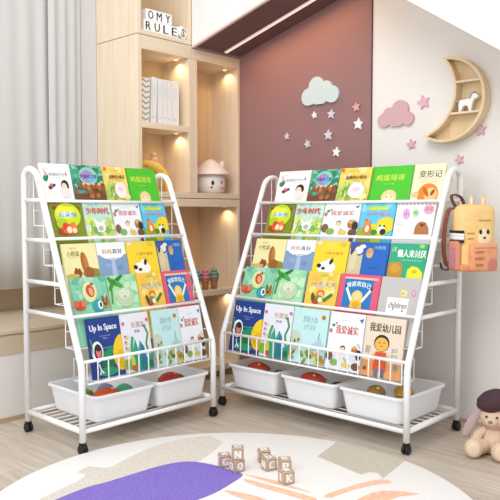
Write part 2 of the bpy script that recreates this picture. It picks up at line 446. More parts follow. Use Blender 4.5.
# crescent lamp with sleeper
e = empty('moon_ornament', (2.20, 2.76, .99)); tag(e, 'yellow crescent moon ornament with a small pink figure behind the smaller rack', 'ornament')
bm = NB(); P = []; R = []
for k in range(19):
    a = radians(108 - k * 6.6); P.append((-.030 + .155 * cos(a), 0, -.012 + .155 * sin(a))); R.append(.004 + .022 * sin(PI * k / 18))
tube(bm, P, R, 14); obj('crescent', bm, mat('#eec65a', .45), e)
bm = NB(); ball(bm, (.030, 0, .158), (.022, .018, .02)); obj('figure', bm, mat('#e9b2a0', .5), e)
bm = NB(); ball(bm, (.030, 0, .187), .013); obj('figure_head', bm, mat('#f0c98a', .5), e)
bm = NB(); lathe(bm, [(0, 0), (.05, 0), (.05, .006), (.012, .012), (.010, .122), (0, .122)], 20); obj('stand', bm, mat('#d9a48c', .5), e)

# ice creams
def ice(x, y, c1, c2, lab):
    e = empty('ice_cream_ornament', (x, y, .478)); tag(e, lab, 'ornament', 'ice cream ornaments on the lower shelf')
    bm = NB(); lathe(bm, [(0, 0), (.015, 0), (.018, .03), (.0205, .045), (.023, .046), (.023, .056), (0, .057)], 20); obj('cone', bm, mat('#b98a5c', .6, '#a9784a', 120), e)
    bm = NB(); prof = [(0, .055)]
    for (r, z, h) in ((.028, .066, .010), (.024, .084, .009), (.017, .1, .008)):
        for k in range(7):
            t = -PI / 2 + PI * k / 6; prof.append((r - .008 + .008 * cos(t) + .001, z + h * sin(t)))
    prof.append((0, .121)); lathe(bm, prof, 20); obj('cream', bm, mat(c1, .5), e)
    bm = NB(); lathe(bm, [(.0255, .073), (.0275, .0755), (.0255, .078)], 20); obj('ribbon', bm, mat(c2, .5), e)
ice(2.464, 2.705, '#6fa59b', '#4c8f88', 'teal ice cream ornament left of the pink one')
ice(2.524, 2.70, '#cf7f88', '#b7606e', 'pink ice cream ornament in the middle of three')
ice(2.588, 2.70, '#7c9c8b', '#5d8478', 'grey green ice cream ornament at the right of three')

# ------------------------------------------------------------------ wall decorations
TOX = Matrix(((0, 0, -1, 0), (1, 0, 0, 0), (0, 1, 0, 0), (0, 0, 0, 1)))     # (a,b,c) -> x=-c, y=a, z=b
TOX = Matrix(((0, 0, -1), (1, 0, 0), (0, 1, 0))).to_4x4()
def smooth_closed(P, n=4):
    out = []; N = len(P)
    for i in range(N):
        p0, p1, p2, p3 = [Vector(P[(i + k - 1) % N]) for k in range(4)]
        for k in range(n):
            t = k / n
            out.append(tuple(.5 * ((2 * p1) + (p2 - p0) * t + (2 * p0 - 5 * p1 + 4 * p2 - p3) * t * t + (3 * p1 - p0 - 3 * p2 + p3) * t ** 3)))
    return out
def arcs_cloud(circles, base):
    """outline of a cloud: union of circles above a base line, sampled by angle from a centre"""
    cy = sum(c[0] for c in circles) / len(circles); P = []
    cz = base + .03
    for k in range(96):
        a = 2 * PI * k / 96; d = (cos(a), sin(a)); best = 0
        for (y, z, r) in circles:
            fx, fz = cy - y, cz - z
            B = fx * d[0] + fz * d[1]; C_ = fx * fx + fz * fz - r * r; D_ = B * B - C_
            if D_ > 0:
                t = -B + sqrt(D_)
                if t > best: best = t
        if d[1] < 0 and best * d[1] < base - cz: best = (base - cz) / d[1]
        P.append((cy + d[0] * best, cz + d[1] * best))
    return P
def wall_piece(name, P, th, m, lab, cat, group=None):
    cy = sum(p[0] for p in P) / len(P); cz = sum(p[1] for p in P) / len(P)
    bm = NB(); prism(bm, [(p[0] - cy, p[1] - cz) for p in P], .0005, th, TOX)
    bmesh.ops.recalc_face_normals(bm, faces=bm.faces[:])
    o = obj(name, bm, m); o.location = (XP, cy, cz)
    return tag(o, lab, cat, group)
P = arcs_cloud([(2.178, 1.458, .043), (2.129, 1.504, .047), (2.07, 1.49, .036), (2.035, 1.457, .041), (2.11, 1.46, .05)], 1.417)
wall_piece('cloud_decoration', P, .014, mat('#c9d8da', .6), 'pale blue cloud decoration on the dark pink wall', 'wall decoration')
P = arcs_cloud([(1.743, 1.303, .032), (1.714, 1.326, .034), (1.660, 1.345, .042), (1.621, 1.302, .030), (1.678, 1.305, .04)], 1.273)
wall_piece('cloud_decoration', P, .014, mat('#d0a8ae', .6), 'pink cloud decoration on the white wall', 'wall decoration')
def star(y, z, r, c, rot, lab):
    P = [(y + (r if k % 2 == 0 else r * .48) * sin(rot + PI * k / 5), z + (r if k % 2 == 0 else r * .48) * cos(rot + PI * k / 5)) for k in range(10)]
    wall_piece('star_decoration', P, .010, mat(c, .6), lab, 'wall decoration', 'star decorations on the walls')
star(2.144, 1.367, .019, '#f4efee', .2, 'tiny white star under the left half of the blue cloud')
star(2.041, 1.362, .026, '#cdced6', -.1, 'grey star under the right half of the blue cloud')
star(2.187, 1.228, .024, '#cfccd2', .3, 'lowest left pale grey star on the dark pink wall, left above the rack')
star(2.058, 1.263, .028, '#d3d2d8', 0, 'larger grey star below the grey one under the blue cloud')
star(1.896, 1.381, .025, '#dba3a0', .15, 'small pink star on the dark pink wall near its right edge')
star(1.884, 1.301, .030, '#f7f5f5', -.1, 'bright white star below the pink star on the dark pink wall')
star(2.009, 1.178, .026, '#f7f5f4', -.15, 'lowest white star just above the books of the wide rack')
star(1.546, 1.366, .032, '#e0b0bd', .25, 'pink star to the upper right of the pink cloud')
star(1.603, 1.189, .025, '#dcacbb', .2, 'pink star below the pink cloud on the white wall')
star(2.321, 1.276, .020, '#cfccd0', .1, 'small pale grey star at the far left of the stars on the dark pink wall')
star(1.375, 1.110, .022, '#e0b0bd', .3, 'pink star low beside the upper corner of the wide rack')
star(1.284, 1.225, .026, '#d9a9b8', .1, 'pink star half behind the lower end of the moon shelf')

# moon shelf
e = empty('moon_shelf', (XP, 1.41, 1.36)); tag(e, 'wooden crescent moon shelf hanging on the white wall', 'shelf')
C1 = (1.421, 1.357); R1 = .176; C2 = (1.566, 1.396); R2 = .188
def crescent(r1, r2, n=44):
    dx, dz = C2[0] - C1[0], C2[1] - C1[1]; d = sqrt(dx * dx + dz * dz); th = atan2(dz, dx)
    a = math.acos((d * d + r1 * r1 - r2 * r2) / (2 * d * r1)); b_ = math.acos((d * d + r2 * r2 - r1 * r1) / (2 * d * r2))
    O = []; I = []
    for k in range(n + 1):
        t = th + a + (2 * PI - 2 * a) * k / n; O.append((C1[0] + r1 * cos(t) - 1.41, C1[1] + r1 * sin(t) - 1.36))
        t = th + PI - b_ + (2 * b_) * k / n; I.append((C2[0] + r2 * cos(t) - 1.41, C2[1] + r2 * sin(t) - 1.36))
    return O, I
O, I = crescent(R1, R2); O2, I2 = crescent(R1 - .011, R2 + .009)
poly = O + I[::-1][1:-1]; poly2 = O2 + I2[::-1][1:-1]
D_ = .055
bm = NB(); M_ = TOX
def ring(p, z): return [bm.verts.new(M_ @ Vector((a, b_, z))) for a, b_ in p]
a0 = ring(poly, .0008); a1 = ring(poly, D_); b1 = ring(poly2, D_); b0 = ring(poly2, .008)
n = len(poly)
for (u, v) in ((a0, a1), (a1, b1), (b1, b0)):
    for k in range(n): bm.faces.new((u[k], u[(k + 1) % n], v[(k + 1) % n], v[k]))
obj('rim', bm, wood('#dcc29a', '#ead6b3', 'Z'), e)
bm = NB(); prism(bm, poly2, .001, .0078, TOX); obj('back_panel', bm, wood('#d9bd93', '#e8d2ac', 'Z'), e)
for (z, ya, yb) in ((1.424, 1.388, 1.266), (1.297, 1.400, 1.266)):
    bm = NB(); box(bm, -D_ + .002, -.008, yb - 1.41, ya - 1.41, z - .004 - 1.36, z + .004 - 1.36); obj('shelf_board', bm, BIRCH_X, e)
# toy horse on the lower board
h = empty('toy_horse', (2.718, 1.332, 1.3012)); tag(h, 'white wooden toy horse standing on the lower board of the moon shelf', 'toy')
def hp(pts): return [(-x, z) for x, z in pts]     # left in the picture is +y
H = [(-.032, 0), (-.022, 0), (-.018, .018), (-.010, .026), (.004, .026), (.010, .018), (.012, 0), (.022, 0), (.024, .022), (.028, .040), (.036, .052), (.048, .050), (.052, .058), (.044, .068), (.034, .073), (.026, .070), (.018, .054), (.004, .049), (-.016, .050), (-.030, .048), (-.035, .034)]
bm = NB(); prism(bm, hp(H), -.009, .009, TOX); bevel_all(bm, .0015, 1); obj('body', bm, mat('#f2efec', .5), h)
bm = NB(); prism(bm, hp([(.012, .052), (.020, .068), (.030, .078), (.038, .076), (.030, .072), (.024, .062), (.018, .050)]), -.0105, .0105, TOX); obj('mane', bm, mat('#9b959a', .6), h)
bm = NB(); prism(bm, hp([(-.030, .050), (-.042, .056), (-.054, .050), (-.058, .042), (-.048, .046), (-.036, .040)]), -.006, .006, TOX); obj('tail', bm, mat('#a7a1a6', .6), h)

# ------------------------------------------------------------------ racks
SL = .3988; HB = .32; DD = .391; RT = .0125
def vs_(w): return max(0, (w - HB) * SL)
def rack(name, W, loc, rz, lab, nwire):
    e = empty(name, loc, (0, 0, rz)); tag(e, lab, 'book rack')
    for k, u in enumerate((0, W)):
        bm = NB()
        P = fillet([(u, 0, .036), (u, 0, HB), (u, .302, 1.0572), (u, DD, 1.0572), (u, DD, .036)], [.16, .07, .035], 8)
        tube(bm, P, RT, 12); obj('side_frame', bm, WHITE, e)
        for z in (.935, .779, .615, .494):
            bm = NB(); tube(bm, [(u, vs_(z) + .008, z), (u, DD - .008, z)], .0085, 10); obj('crossbar', bm, WHITE, e)
        bm = NB(); tube(bm, [(u, .008, .083), (u, DD - .008, .083)], .0115, 10); obj('base_bar', bm, WHITE, e)
    for z in (.932, .786, .498):
        bm = NB(); tube(bm, [(.008, vs_(z), z), (W - .008, vs_(z), z)], .0062, 10); obj('front_rail', bm, WHITE, e)
    # book basket
    bm = NB()
    tube(bm, [(.008, .004, .338), (W - .008, .004, .338)], .0062, 10)
    ya = -.002
    tube(bm, [(.022, ya, .255), (W - .022, ya, .255)], .0045, 8)
    tube(bm, [(.022, .085, .255), (W - .022, .085, .255)], .003, 6)
    for k in range(nwire):
        u = .022 + (W - .044) * k / (nwire - 1)
        tube(bm, fillet([(u, ya + .003, .338), (u, ya, .255), (u, .085, .255)], [.006], 3), .0024, 6)
    for u in (.022, W - .022):
        tube(bm, [(u, .085, .255), (u, .085, .34), (u, .01, .338)], .0024, 6)
    obj('book_basket', bm, WIRE, e)
    for (z, bk, zt) in ((.835, .333, 1.05), (.682, .262, .955), (.537, .187, .77), (.379, .116, .60)):
        bm = NB(); f = vs_(z); fr = f + .031
        for u in (.007, W - .007):
            tube(bm, fillet([(u, f + .004, z), (u, bk, z), (u, bk, zt)], [.004], 3), .0022, 6)
        tube(bm, [(.007, fr, z), (W - .007, fr, z)], .0022, 6)
        tube(bm, [(.007, bk, z), (W - .007, bk, z)], .0022, 6)
        tube(bm, [(.007, bk, z + .06), (W - .007, bk, z + .06)], .0022, 6)
        for k in range(1, 8):
            u = W * k / 8; tube(bm, [(u, fr, z), (u, bk, z), (u, bk, z + .06)], .0018, 5)
        obj('wire_tray', bm, WIRE, e)
    for (v, z, r) in ((0, .083, .0095), (DD, .083, .0085), (DD, .935, .0075)):
        bm = NB(); tube(bm, [(.008, v, z), (W - .008, v, z)], r, 10); obj('base_rail' if z < .1 else 'rear_rail', bm, WHITE, e)
    bm = NB()
    for k in range(1, 9):
        v = DD * k / 9; tube(bm, [(.008, v, .083), (W - .008, v, .083)], .0032, 6)
    obj('base_grid', bm, mat('#d9d7d5', .4), e)
    for u in (0, W):
        for v in (0, DD):
            bm = NB(); s = (1 if v else -1)
            lathe(bm, [(0, .036), (.0135, .036), (.0135, .044), (0, .044)], 14, Matrix.Translation((u, v, 0)))
            box(bm, u - .010, u + .010, v - .012, v + .012, .024, .0359)
            c = obj('caster', bm, BLACK, e)
            bm = NB()
            for d in (-.008, .008):
                lathe(bm, [(0, -.006), (.014, -.006), (.0175, -.004), (.0175, .004), (.014, .006), (0, .006)], 18, Matrix.Translation((u + d, v, .0178)) @ Matrix.Rotation(PI / 2, 4, 'Y'))
            obj('wheel', bm, mat('#1b1b1d', .5), c)
    return e
LW, RW = .6627, .9634
LOC_L, LOC_R = (1.4128, 2.1715, 0), (2.2254, 2.2690, 0)
rackL = rack('book_rack', LW, LOC_L, 0, 'smaller white metal book rack on the left with two bins in its base', 14)
rackR = rack('book_rack', RW, LOC_R, -PI / 2, 'wide white metal book rack on the right with three bins in its base', 20)
FRAME = {'L': Matrix.Translation(LOC_L), 'R': Matrix.Translation(LOC_R) @ Matrix.Rotation(-PI / 2, 4, 'Z')}

# ------------------------------------------------------------------ books
BW = {}
def design(key, w, h, base, fn, f=0, spine=None, t=.009, mott=None, msc=25):
    """one book: cover (boards, spine and printed front), pages"""
    e = empty('picture_book')
    ms = [mat(base, .38, mott, msc) if mott else mat(base, .38), mat(spine or base, .4)]
    bm = NB()
    box(bm, 0, w, 0, h, -.0015, 0, 0)
    box(bm, 0, w, 0, h, -t, -t + .0015, 1)
    box(bm, 0, .0015, 0, h, -t + .0015, -.0015, 1)
    bmesh.ops.recalc_face_normals(bm, faces=bm.faces[:])
    A = Art(bm, ms, w, h, .0001, f=f)
    fn(A)
    for f in bm.faces:
        f.normal_update()
        if f.calc_center_median().z > .0001 and f.normal.z < 0: f.normal_flip()
    obj('cover', bm, ms, e, fix=False)
    bm = NB(); box(bm, .0016, w - .003, .003, h - .003, -t + .0016, -.0016); obj('pages', bm, mat('#efe9dc', .8), e)
    BW[key] = (e, w, h)
    return e
def person_kid(A, x, y, s, hair, shirt, pants, skin='#f2cfae'):
    A.ell(x, y + s * .30, s * .10, s * .10, hair); A.poly([(x - s * .10, y + s * .20), (x + s * .10, y + s * .20), (x + s * .14, y), (x - s * .14, y)], shirt)
    A.ell(x, y + s * .27, s * .085, s * .08, skin); A.ell(x, y + s * .335, s * .09, s * .045, hair)
    A.ell(x - s * .03, y + s * .27, s * .012, s * .014, '#2a2522', n=6); A.ell(x + s * .03, y + s * .27, s * .012, s * .014, '#2a2522', n=6)
    A.rect(x - s * .11, y - s * .18, x - s * .02, y, pants); A.rect(x + s * .02, y - s * .18, x + s * .11, y, pants)
# --- tier 1
def d_white(A):
    A.text('作者 绘', .22, .86, .13, .022, '#7a7a7a', 0)
    A.text('哈利爱孩子不生气', .56, .70, .60, .075, '#3f4a4c', .01)
    A.text('不一样的成长故事', .55, .615, .3, .018, '#8a9494', 0)
    A.line([(.10, .86), (.14, .78), (.13, .70)], .02, '#a8574f'); A.line([(.84, .76), (.86, .68)], .025, '#b5493f'); A.line([(.84, .80), (.85, .76)], .015, '#222222')
    A.ell(.16, .70, .045, .05, '#d8a3a0'); A.ell(.13, .58, .075, .075, '#2b8c74'); A.ell(.19, .60, .03, .08, '#1f6d5a', -30)
    A.ell(.30, .38, .07, .06, '#c96a6a'); A.ell(.38, .40, .05, .035, '#3a3634', 20); A.ell(.24, .33, .06, .045, '#57413c')
    A.ell(.74, .40, .13, .13, '#1f1c1c'); A.ell(.71, .36, .09, .095, '#efcdb5'); A.ell(.74, .20, .16, .12, '#e6dfd9')
    A.f = 0
    A.line([(.12, .28), (.14, .06)], .03, '#35302f'); A.line([(.22, .24), (.27, .05)], .03, '#4a2f2c')
    A.ell(.14, .05, .03, .02, '#bb4444'); A.ell(.27, .04, .03, .02, '#bb4444')
def d_forest(A):
    A.splash(['#2f7f66', '#3f9b82', '#69b597', '#8ccab0'], 26, (0, .35, 1, 1), .05, .14, 1)
    A.rect(0, 0, 1, .18, '#6b4a30')
    A.splash(['#8a5a34', '#a8693a', '#6d4a2c', '#5d7d45', '#7d3f26'], 26, (0, .12, 1, .45), .05, .12, 2)
    A.ell(.5, .68, .30, .26, '#7fcab3'); A.ell(.47, .67, .20, .18, '#a77fc0'); A.ell(.60, .62, .12, .10, '#6db0d8')
    A.text('梦森林之歌', .50, .67, .55, .10, '#3d2f63', .02)
    A.text('世界童话', .22, .93, .16, .03, '#23302e', 0); A.text('经典 绘本', .74, .95, .3, .03, '#e8f0ea', 0)
    A.ell(.30, .40, .07, .10, '#b5532c'); A.ell(.45, .36, .06, .10, '#c9703a'); A.ell(.62, .38, .08, .09, '#9c4a28'); A.ell(.8, .38, .07, .10, '#b0652f')
    for x in (.30, .45, .62, .8): A.ell(x, .45, .035, .035, '#e9c7a0')
def d_yellow(A):
    A.splash(['#f3cf5c', '#f0d888', '#f7e3a4'], 14, (0, .5, 1, 1), .08, .16, 3)
    A.splash(['#b7d06a', '#9cc25a', '#d6df8c', '#84b552'], 26, (0, .05, .55, .5), .05, .12, 4)
    A.splash(['#cbd87a', '#e7e3a0'], 8, (.6, .05, 1, .35), .06, .12, 5)
    A.text('童心 童趣', .5, .90, .35, .03, '#c07a34', 0)
    A.text('最棒的小明天', .55, .70, .66, .10, '#33291a', .025)
    A.text('绘本馆 著', .6, .60, .2, .022, '#8a7a4a', 0)
    A.ell(.62, .30, .25, .24, '#efe6e2'); A.ell(.55, .46, .06, .10, '#f0e6e4', 15); A.ell(.70, .46, .06, .10, '#f0e6e4', -15); A.ell(.62, .33, .12, .07, '#e3c9d4')
    A.ell(.09, .93, .06, .05, '#d96a3a'); A.line([(.2, .12), (.24, .42)], .025, '#5d9440'); A.line([(.35, .1), (.30, .38)], .02, '#6da348')
def d_green(A):
    A.text('鸡蛋哥哥', .46, .66, .70, .16, '#d3e04a', .03)
    A.text('秋山匡 著', .45, .48, .26, .025, '#bfe08a', 0)
    A.ell(.50, .09, .19, .18, '#e9cf96'); A.ell(.50, .05, .13, .10, '#f6e7bf'); A.ell(.44, .10, .015, .02, '#3b2c1a', n=8); A.ell(.56, .10, .015, .02, '#3b2c1a', n=8)
    A.rect(0, 0, .03, 1, '#3cab24')
def d_metam(A):
    A.text('变形记', .55, .72, .72, .17, '#32302e', .02)
    A.line([(.18, .57), (.88, .57)], .008, '#d98a4a'); A.text('法布尔昆虫 绘本故事', .5, .50, .55, .025, '#a59a80', 0)
    A.ell(.55, .16, .33, .30, '#e88526'); A.ell(.64, .14, .20, .20, '#f1c27a'); A.ell(.48, .22, .06, .16, '#c25f18', 35); A.ell(.70, .2, .05, .1, '#8a4a20', -30)
    A.ell(.15, .15, .12, .08, '#d7c38a')
# --- tier 2
def d_cloud(A):
    A.splash(['#5f7a22', '#6f5a22', '#87912a', '#8a5a24'], 20, (0, .05, 1, .95), .06, .12, 6)
    A.ell(.5, .62, .40, .36, '#c4dd2c'); A.ell(.45, .72, .30, .20, '#e3ea3a'); A.ell(.30, .40, .18, .16, '#a8cc2a')
    A.rect(.30, .58, .70, .72, '#dceef5'); A.text('云朵鱼', .50, .65, .56, .12, '#3f7fc4', .03)
    A.text('小鱼 绘本', .5, .90, .3, .03, '#6f4a1f', 0); A.ell(.14, .86, .07, .05, '#a3392a')
    A.ell(.5, .24, .26, .15, '#e2662a'); A.ell(.38, .32, .09, .11, '#d8431f'); A.ell(.62, .34, .08, .10, '#ec7a2d'); A.ell(.48, .22, .08, .09, '#f8e3c4'); A.ell(.64, .20, .07, .08, '#f5d9b8'); A.ell(.22, .18, .08, .09, '#b8331f')
def d_youth(A):
    A.splash(['#a8d8e0', '#c4e4dc', '#b9e0cc'], 16, (0, .6, 1, 1), .08, .16, 7)
    A.splash(['#d8e26a', '#b8d466', '#8fc25c', '#e6e88c'], 26, (0, .05, 1, .55), .06, .13, 8)
    A.text('少年时代', .48, .76, .84, .17, '#cf2a2a', .04); A.text('成长 绘本', .25, .93, .2, .03, '#3a6a5a', 0)
    A.ell(.50, .27, .20, .15, '#eef0ea'); A.ell(.38, .36, .05, .16, '#eef0ea', 30); A.ell(.60, .36, .05, .16, '#e6ebe2', -25); A.ell(.5, .24, .09, .08, '#b9aeb0'); A.ell(.3, .20, .07, .10, '#6fae44'); A.ell(.74, .2, .08, .10, '#79b54a')
    A.line([(.15, .1), (.2, .45)], .02, '#5f9a3c')
def d_honest(A):
    A.text('儿童 成长 绘本', .46, .86, .3, .02, '#9aa0a8', 0)
    A.text('我爱诚实', .52, .70, .64, .13, '#c4553f', .03)
    A.ell(.12, .76, .05, .04, '#4a8a6a'); A.ell(.20, .80, .03, .02, '#2d3350', 30); A.poly([(.84, .90), (.97, .93), (.92, .84)], '#5a6aa0'); A.ell(.06, .66, .05, .06, '#b9805a')
    A.ell(.46, .38, .075, .075, '#2f2a2a'); A.ell(.46, .36, .065, .065, '#f0c9a6'); A.poly([(.39, .28), (.53, .28), (.56, .16), (.36, .16)], '#f1efe8')
    A.ell(.80, .36, .09, .12, '#a86f3c'); A.ell(.92, .30, .08, .14, '#2e2a2a'); A.ell(.80, .42, .05, .05, '#d8a56a'); A.line([(.86, .5), (.95, .42)], .03, '#caa058')
    A.ell(.10, .22, .10, .12, '#7c5a3a'); A.ell(.26, .12, .12, .09, '#7fb05a'); A.ell(.60, .10, .12, .07, '#dcc25a'); A.ell(.88, .1, .12, .10, '#6f4a34')
    A.line([(.52, .22), (.6, .16)], .03, '#99aaaa')
def d_fox(A):
    A.rect(0, .5, 1, 1, '#5cc3e3'); A.splash(['#58c0e2', '#7fd2ea', '#6accd8'], 10, (0, .6, 1, 1), .1, .16, 9)
    A.ell(.35, .84, .16, .07, '#a9cc4a'); A.ell(.65, .84, .17, .06, '#bcd44a')
    A.text('小狐狸', .36, .82, .40, .08, '#e9e552', .02); A.text('和你', .72, .82, .2, .07, '#e4ec8a', .02)
    A.text('快乐相随', .52, .66, .72, .12, '#e8dcf2', .035); A.text('快乐相随', .52, .66, .72, .11, '#9a6fae', 0)
    A.ell(.8, .35, .28, .22, '#f3cf2a'); A.ell(.55, .18, .35, .2, '#cfd22c'); A.ell(.2, .12, .3, .15, '#8fae2c')
    A.ell(.26, .22, .13, .17, '#d9702c'); A.ell(.24, .40, .10, .09, '#e8893a'); A.ell(.26, .22, .06, .10, '#f6e6cc'); A.poly([(.15, .44), (.20, .54), (.24, .46)], '#b9522a')
    A.ell(.68, .20, .11, .12, '#f2f2ee'); A.ell(.74, .14, .09, .09, '#26262a'); A.ell(.64, .31, .03, .03, '#26262a'); A.ell(.76, .31, .03, .03, '#26262a'); A.ell(.48, .12, .1, .08, '#3f8a2f')
def d_bear(A):
    A.rect(0, .96, 1, 1, '#cfd3d0')
    for k in range(10): A.ell(.05 + k * .1, .945, .018, .018, '#7a6a60', n=8)
    A.ell(.28, .67, .095, .14, '#d9a9d9', 10); A.text('小', .28, .67, .13, .12, '#8f4f9a', .02)
    A.ell(.52, .70, .075, .10, '#b9dca4', -8); A.text('熊', .52, .70, .11, .09, '#5f9a4a', .02)
    A.ell(.84, .80, .13, .12, '#e7a8bd'); A.text('哥哥', .84, .80, .20, .10, '#b25a80', .02)
    A.poly([(.55, .10), (.56, .30), (.62, .42), (.72, .46), (.82, .42), (.90, .28), (.92, .10)], '#b0703c'); A.ell(.69, .385, .022, .022, '#2a1d16', n=8); A.ell(.78, .385, .022, .022, '#2a1d16', n=8); A.ell(.735, .345, .035, .03, '#3a2418')
    A.text('绘本 故事 一起看', .15, .43, .2, .02, '#6a6a6a', 0); A.text('温暖 成长', .15, .37, .16, .02, '#6a6a6a', 0)
# --- tier 3
def d_squirrel(A):
    A.text('绘本', .32, .86, .2, .05, '#9a8f6a', 0); A.text('小松鼠', .30, .70, .36, .14, '#7c6038', .02); A.text('寻找 秋天', .30, .58, .25, .025, '#b0a478', 0)
    A.ell(.60, .40, .105, .28, '#a8662a', 6); A.ell(.64, .44, .06, .2, '#bd7a34', 6); A.ell(.78, .10, .28, .12, '#8a8a3c'); A.ell(.70, .12, .14, .14, '#9c5a28')
    A.line([(.32, .28), (.30, .14)], .06, '#7a3a2a'); A.line([(.42, .26), (.40, .12)], .05, '#94502f'); A.ell(.36, .12, .12, .10, '#8a4628'); A.ell(.2, .05, .2, .05, '#c9b25a')
def d_bluewhite(A):
    A.rect(0, 0, 1, .62, '#7f9cc4'); A.poly([(.35, .0), (.62, .0), (.56, .45), (.44, .45)], '#a7bcd8'); A.ell(.5, .74, .47, .25, '#f4f4f2'); A.rect(0, .85, 1, 1, '#e9edf0')
    for i, (c, ch) in enumerate((('#b56a7a', '妈'), ('#c98a4a', '妈'), ('#5a6a8a', '真'), ('#3f4f78', '好'))): A.text(ch, .24 + i * .18, .72, .15, .13, c, .02)
    A.text('一起 去看 海洋', .5, .50, .46, .035, '#33507f', 0); A.ell(.3, .3, .1, .06, '#90abd0'); A.ell(.72, .22, .1, .06, '#6f8eb8')
def d_cowdog(A):
    A.ell(.45, .85, .14, .10, '#e7d24e'); A.text('小狗不孤单', .58, .60, .56, .09, '#c98a2c', .03)
    A.text('暖心 故事', .5, .47, .3, .02, '#a88a2a', 0)
    A.ell(.42, .14, .28, .17, '#f4f1ea'); A.ell(.50, .30, .10, .10, '#f4f1ea'); A.ell(.55, .33, .05, .09, '#2a2624', -20); A.ell(.20, .18, .07, .06, '#2a2624'); A.ell(.34, .10, .06, .04, '#2a2624'); A.ell(.46, .30, .012, .012, '#222222', n=6)
    A.ell(.12, .92, .08, .05, '#e3d9c9'); A.ell(.82, .9, .1, .05, '#e6b93a')
def d_bluebear(A):
    A.rect(0, 0, .36, .8, '#cbbf9a'); A.ell(.22, .78, .20, .18, '#46508e'); A.ell(.25, .74, .11, .10, '#dfdfe6'); A.ell(.12, .66, .09, .07, '#2a2c50'); A.ell(.34, .86, .08, .05, '#e8e6ee'); A.ell(.14, .40, .09, .28, '#d8c9a0', -6)
    A.ell(.54, .66, .09, .13, '#d5a878'); A.ell(.54, .72, .09, .05, '#c99a60', 30); A.poly([(.36, 0), (.98, 0), (.98, .55), (.62, .50)], '#2263bd')
    A.text('大鲸鱼', .78, .84, .3, .1, '#9cc4ea', .02); A.text('故事', .68, .2, .2, .06, '#17498f', .02)
def d_annoy(A):
    A.text('懒人来讨厌', .60, .70, .78, .20, '#f3f6ee', .03); A.text('我的 情绪 管理 绘本', .62, .50, .55, .04, '#b9e4cc', 0)
    A.text('心理', .10, .82, .12, .12, '#d7efe0', .01); A.ell(.85, .93, .07, .05, '#9fd04a')
    A.poly([(0, 0), (0, .34), (.06, .42), (.30, .44), (.40, .36), (.42, 0)], '#b98a2a'); A.ell(.20, .24, .14, .12, '#c9983a')
    A.poly([(.50, 0), (.55, .22), (.66, .34), (.82, .30), (.96, .16), (1, 0)], '#e3e233'); A.ell(.74, .18, .07, .05, '#c5b82a')
# --- tier 4
def d_fish(A):
    A.splash(['#7cc6a4', '#5fb596', '#97d3b4', '#a9d9c0'], 26, (0, .3, 1, 1), .06, .14, 11)
    A.ell(.48, .60, .20, .24, '#d9dfa0'); A.ell(.50, .62, .115, .15, '#c34a34', 15); A.ell(.52, .60, .06, .10, '#e8a078', 15); A.poly([(.50, .80), (.58, .86), (.62, .76)], '#8a3a2a')
    A.ell(.16, .24, .16, .10, '#c4452c'); A.ell(.26, .30, .07, .08, '#e07a4a'); A.ell(.06, .30, .08, .08, '#d9603c')
    A.ell(.66, .20, .16, .15, '#2f9aa6'); A.ell(.72, .22, .07, .10, '#e8f0ee'); A.ell(.73, .22, .035, .06, '#1f4f7a')
    A.ell(.88, .26, .10, .12, '#b8893c'); A.ell(.92, .34, .03, .12, '#7a5a2a', -10); A.ell(.82, .34, .03, .12, '#7a5a2a', 10); A.ell(.86, .22, .03, .03, '#2a1d16')
def d_tree(A):
    A.splash(['#a6dcae', '#8fd09e', '#bfe6c0'], 20, (.3, .2, 1, 1), .08, .16, 12)
    A.ell(.28, .78, .24, .07, '#2f8f3c', -25); A.ell(.12, .70, .15, .06, '#3a9c40', 50); A.ell(.36, .88, .22, .05, '#237a34', 30); A.ell(.40, .72, .2, .05, '#46a84a', -40); A.ell(.10, .86, .12, .05, '#2f8f3c', -60); A.line([(.12, .80), (.06, .2)], .05, '#4f8a3c')
    A.ell(.52, .36, .30, .26, '#b7ceaa'); A.ell(.50, .46, .20, .14, '#cfdcc2'); A.ell(.42, .47, .035, .045, '#f4efe4'); A.ell(.60, .47, .035, .045, '#f4efe4'); A.ell(.42, .47, .015, .02, '#3a3a34', n=8); A.ell(.60, .47, .015, .02, '#3a3a34', n=8); A.ell(.51, .38, .05, .03, '#d8a08c')
def d_monkey(A):
    A.splash(['#efb83c', '#f0cf62', '#f3dc86'], 16, (0, .2, 1, 1), .08, .16, 13)
    A.ell(.5, .9, .12, .04, '#a8c44a'); A.text('大闹天宫', .53, .62, .80, .17, '#f7f2e4', .055); A.text('大闹天宫', .53, .62, .80, .155, '#8a8f70', 0)
    A.ell(.50, .36, .13, .10, '#d9692a'); A.ell(.50, .32, .08, .08, '#f0c08a'); A.ell(.45, .18, .15, .12, '#7a8a34'); A.ell(.28, .20, .06, .16, '#5a4a26', 15); A.line([(.62, .14), (.86, .36)], .09, '#3f7a3a'); A.ell(.52, .16, .07, .08, '#efe6d0'); A.ell(.38, .10, .08, .07, '#b5432a')
def d_likeme(A):
    A.rect(.10, .86, .94, .92, '#f0b9a0')
    A.rect(.12, .04, .84, .86, '#1d74b8'); A.text('我喜欢自己', .48, .735, .62, .13, '#f2f4f2', .03, 0, .04)
    A.ell(.48, .36, .14, .15, '#e8c75a'); A.ell(.48, .38, .085, .09, '#f2cf9c'); A.line([(.36, .22), (.18, .62)], .06, '#f3ead8'); A.line([(.60, .22), (.80, .58)], .06, '#f3ead8'); A.ell(.17, .64, .025, .04, '#20242a'); A.ell(.81, .60, .025, .04, '#20242a')
    A.poly([(.32, .04), (.64, .04), (.60, .26), (.36, .26)], '#e7c43c'); A.ell(.48, .14, .10, .08, '#d9a52a')
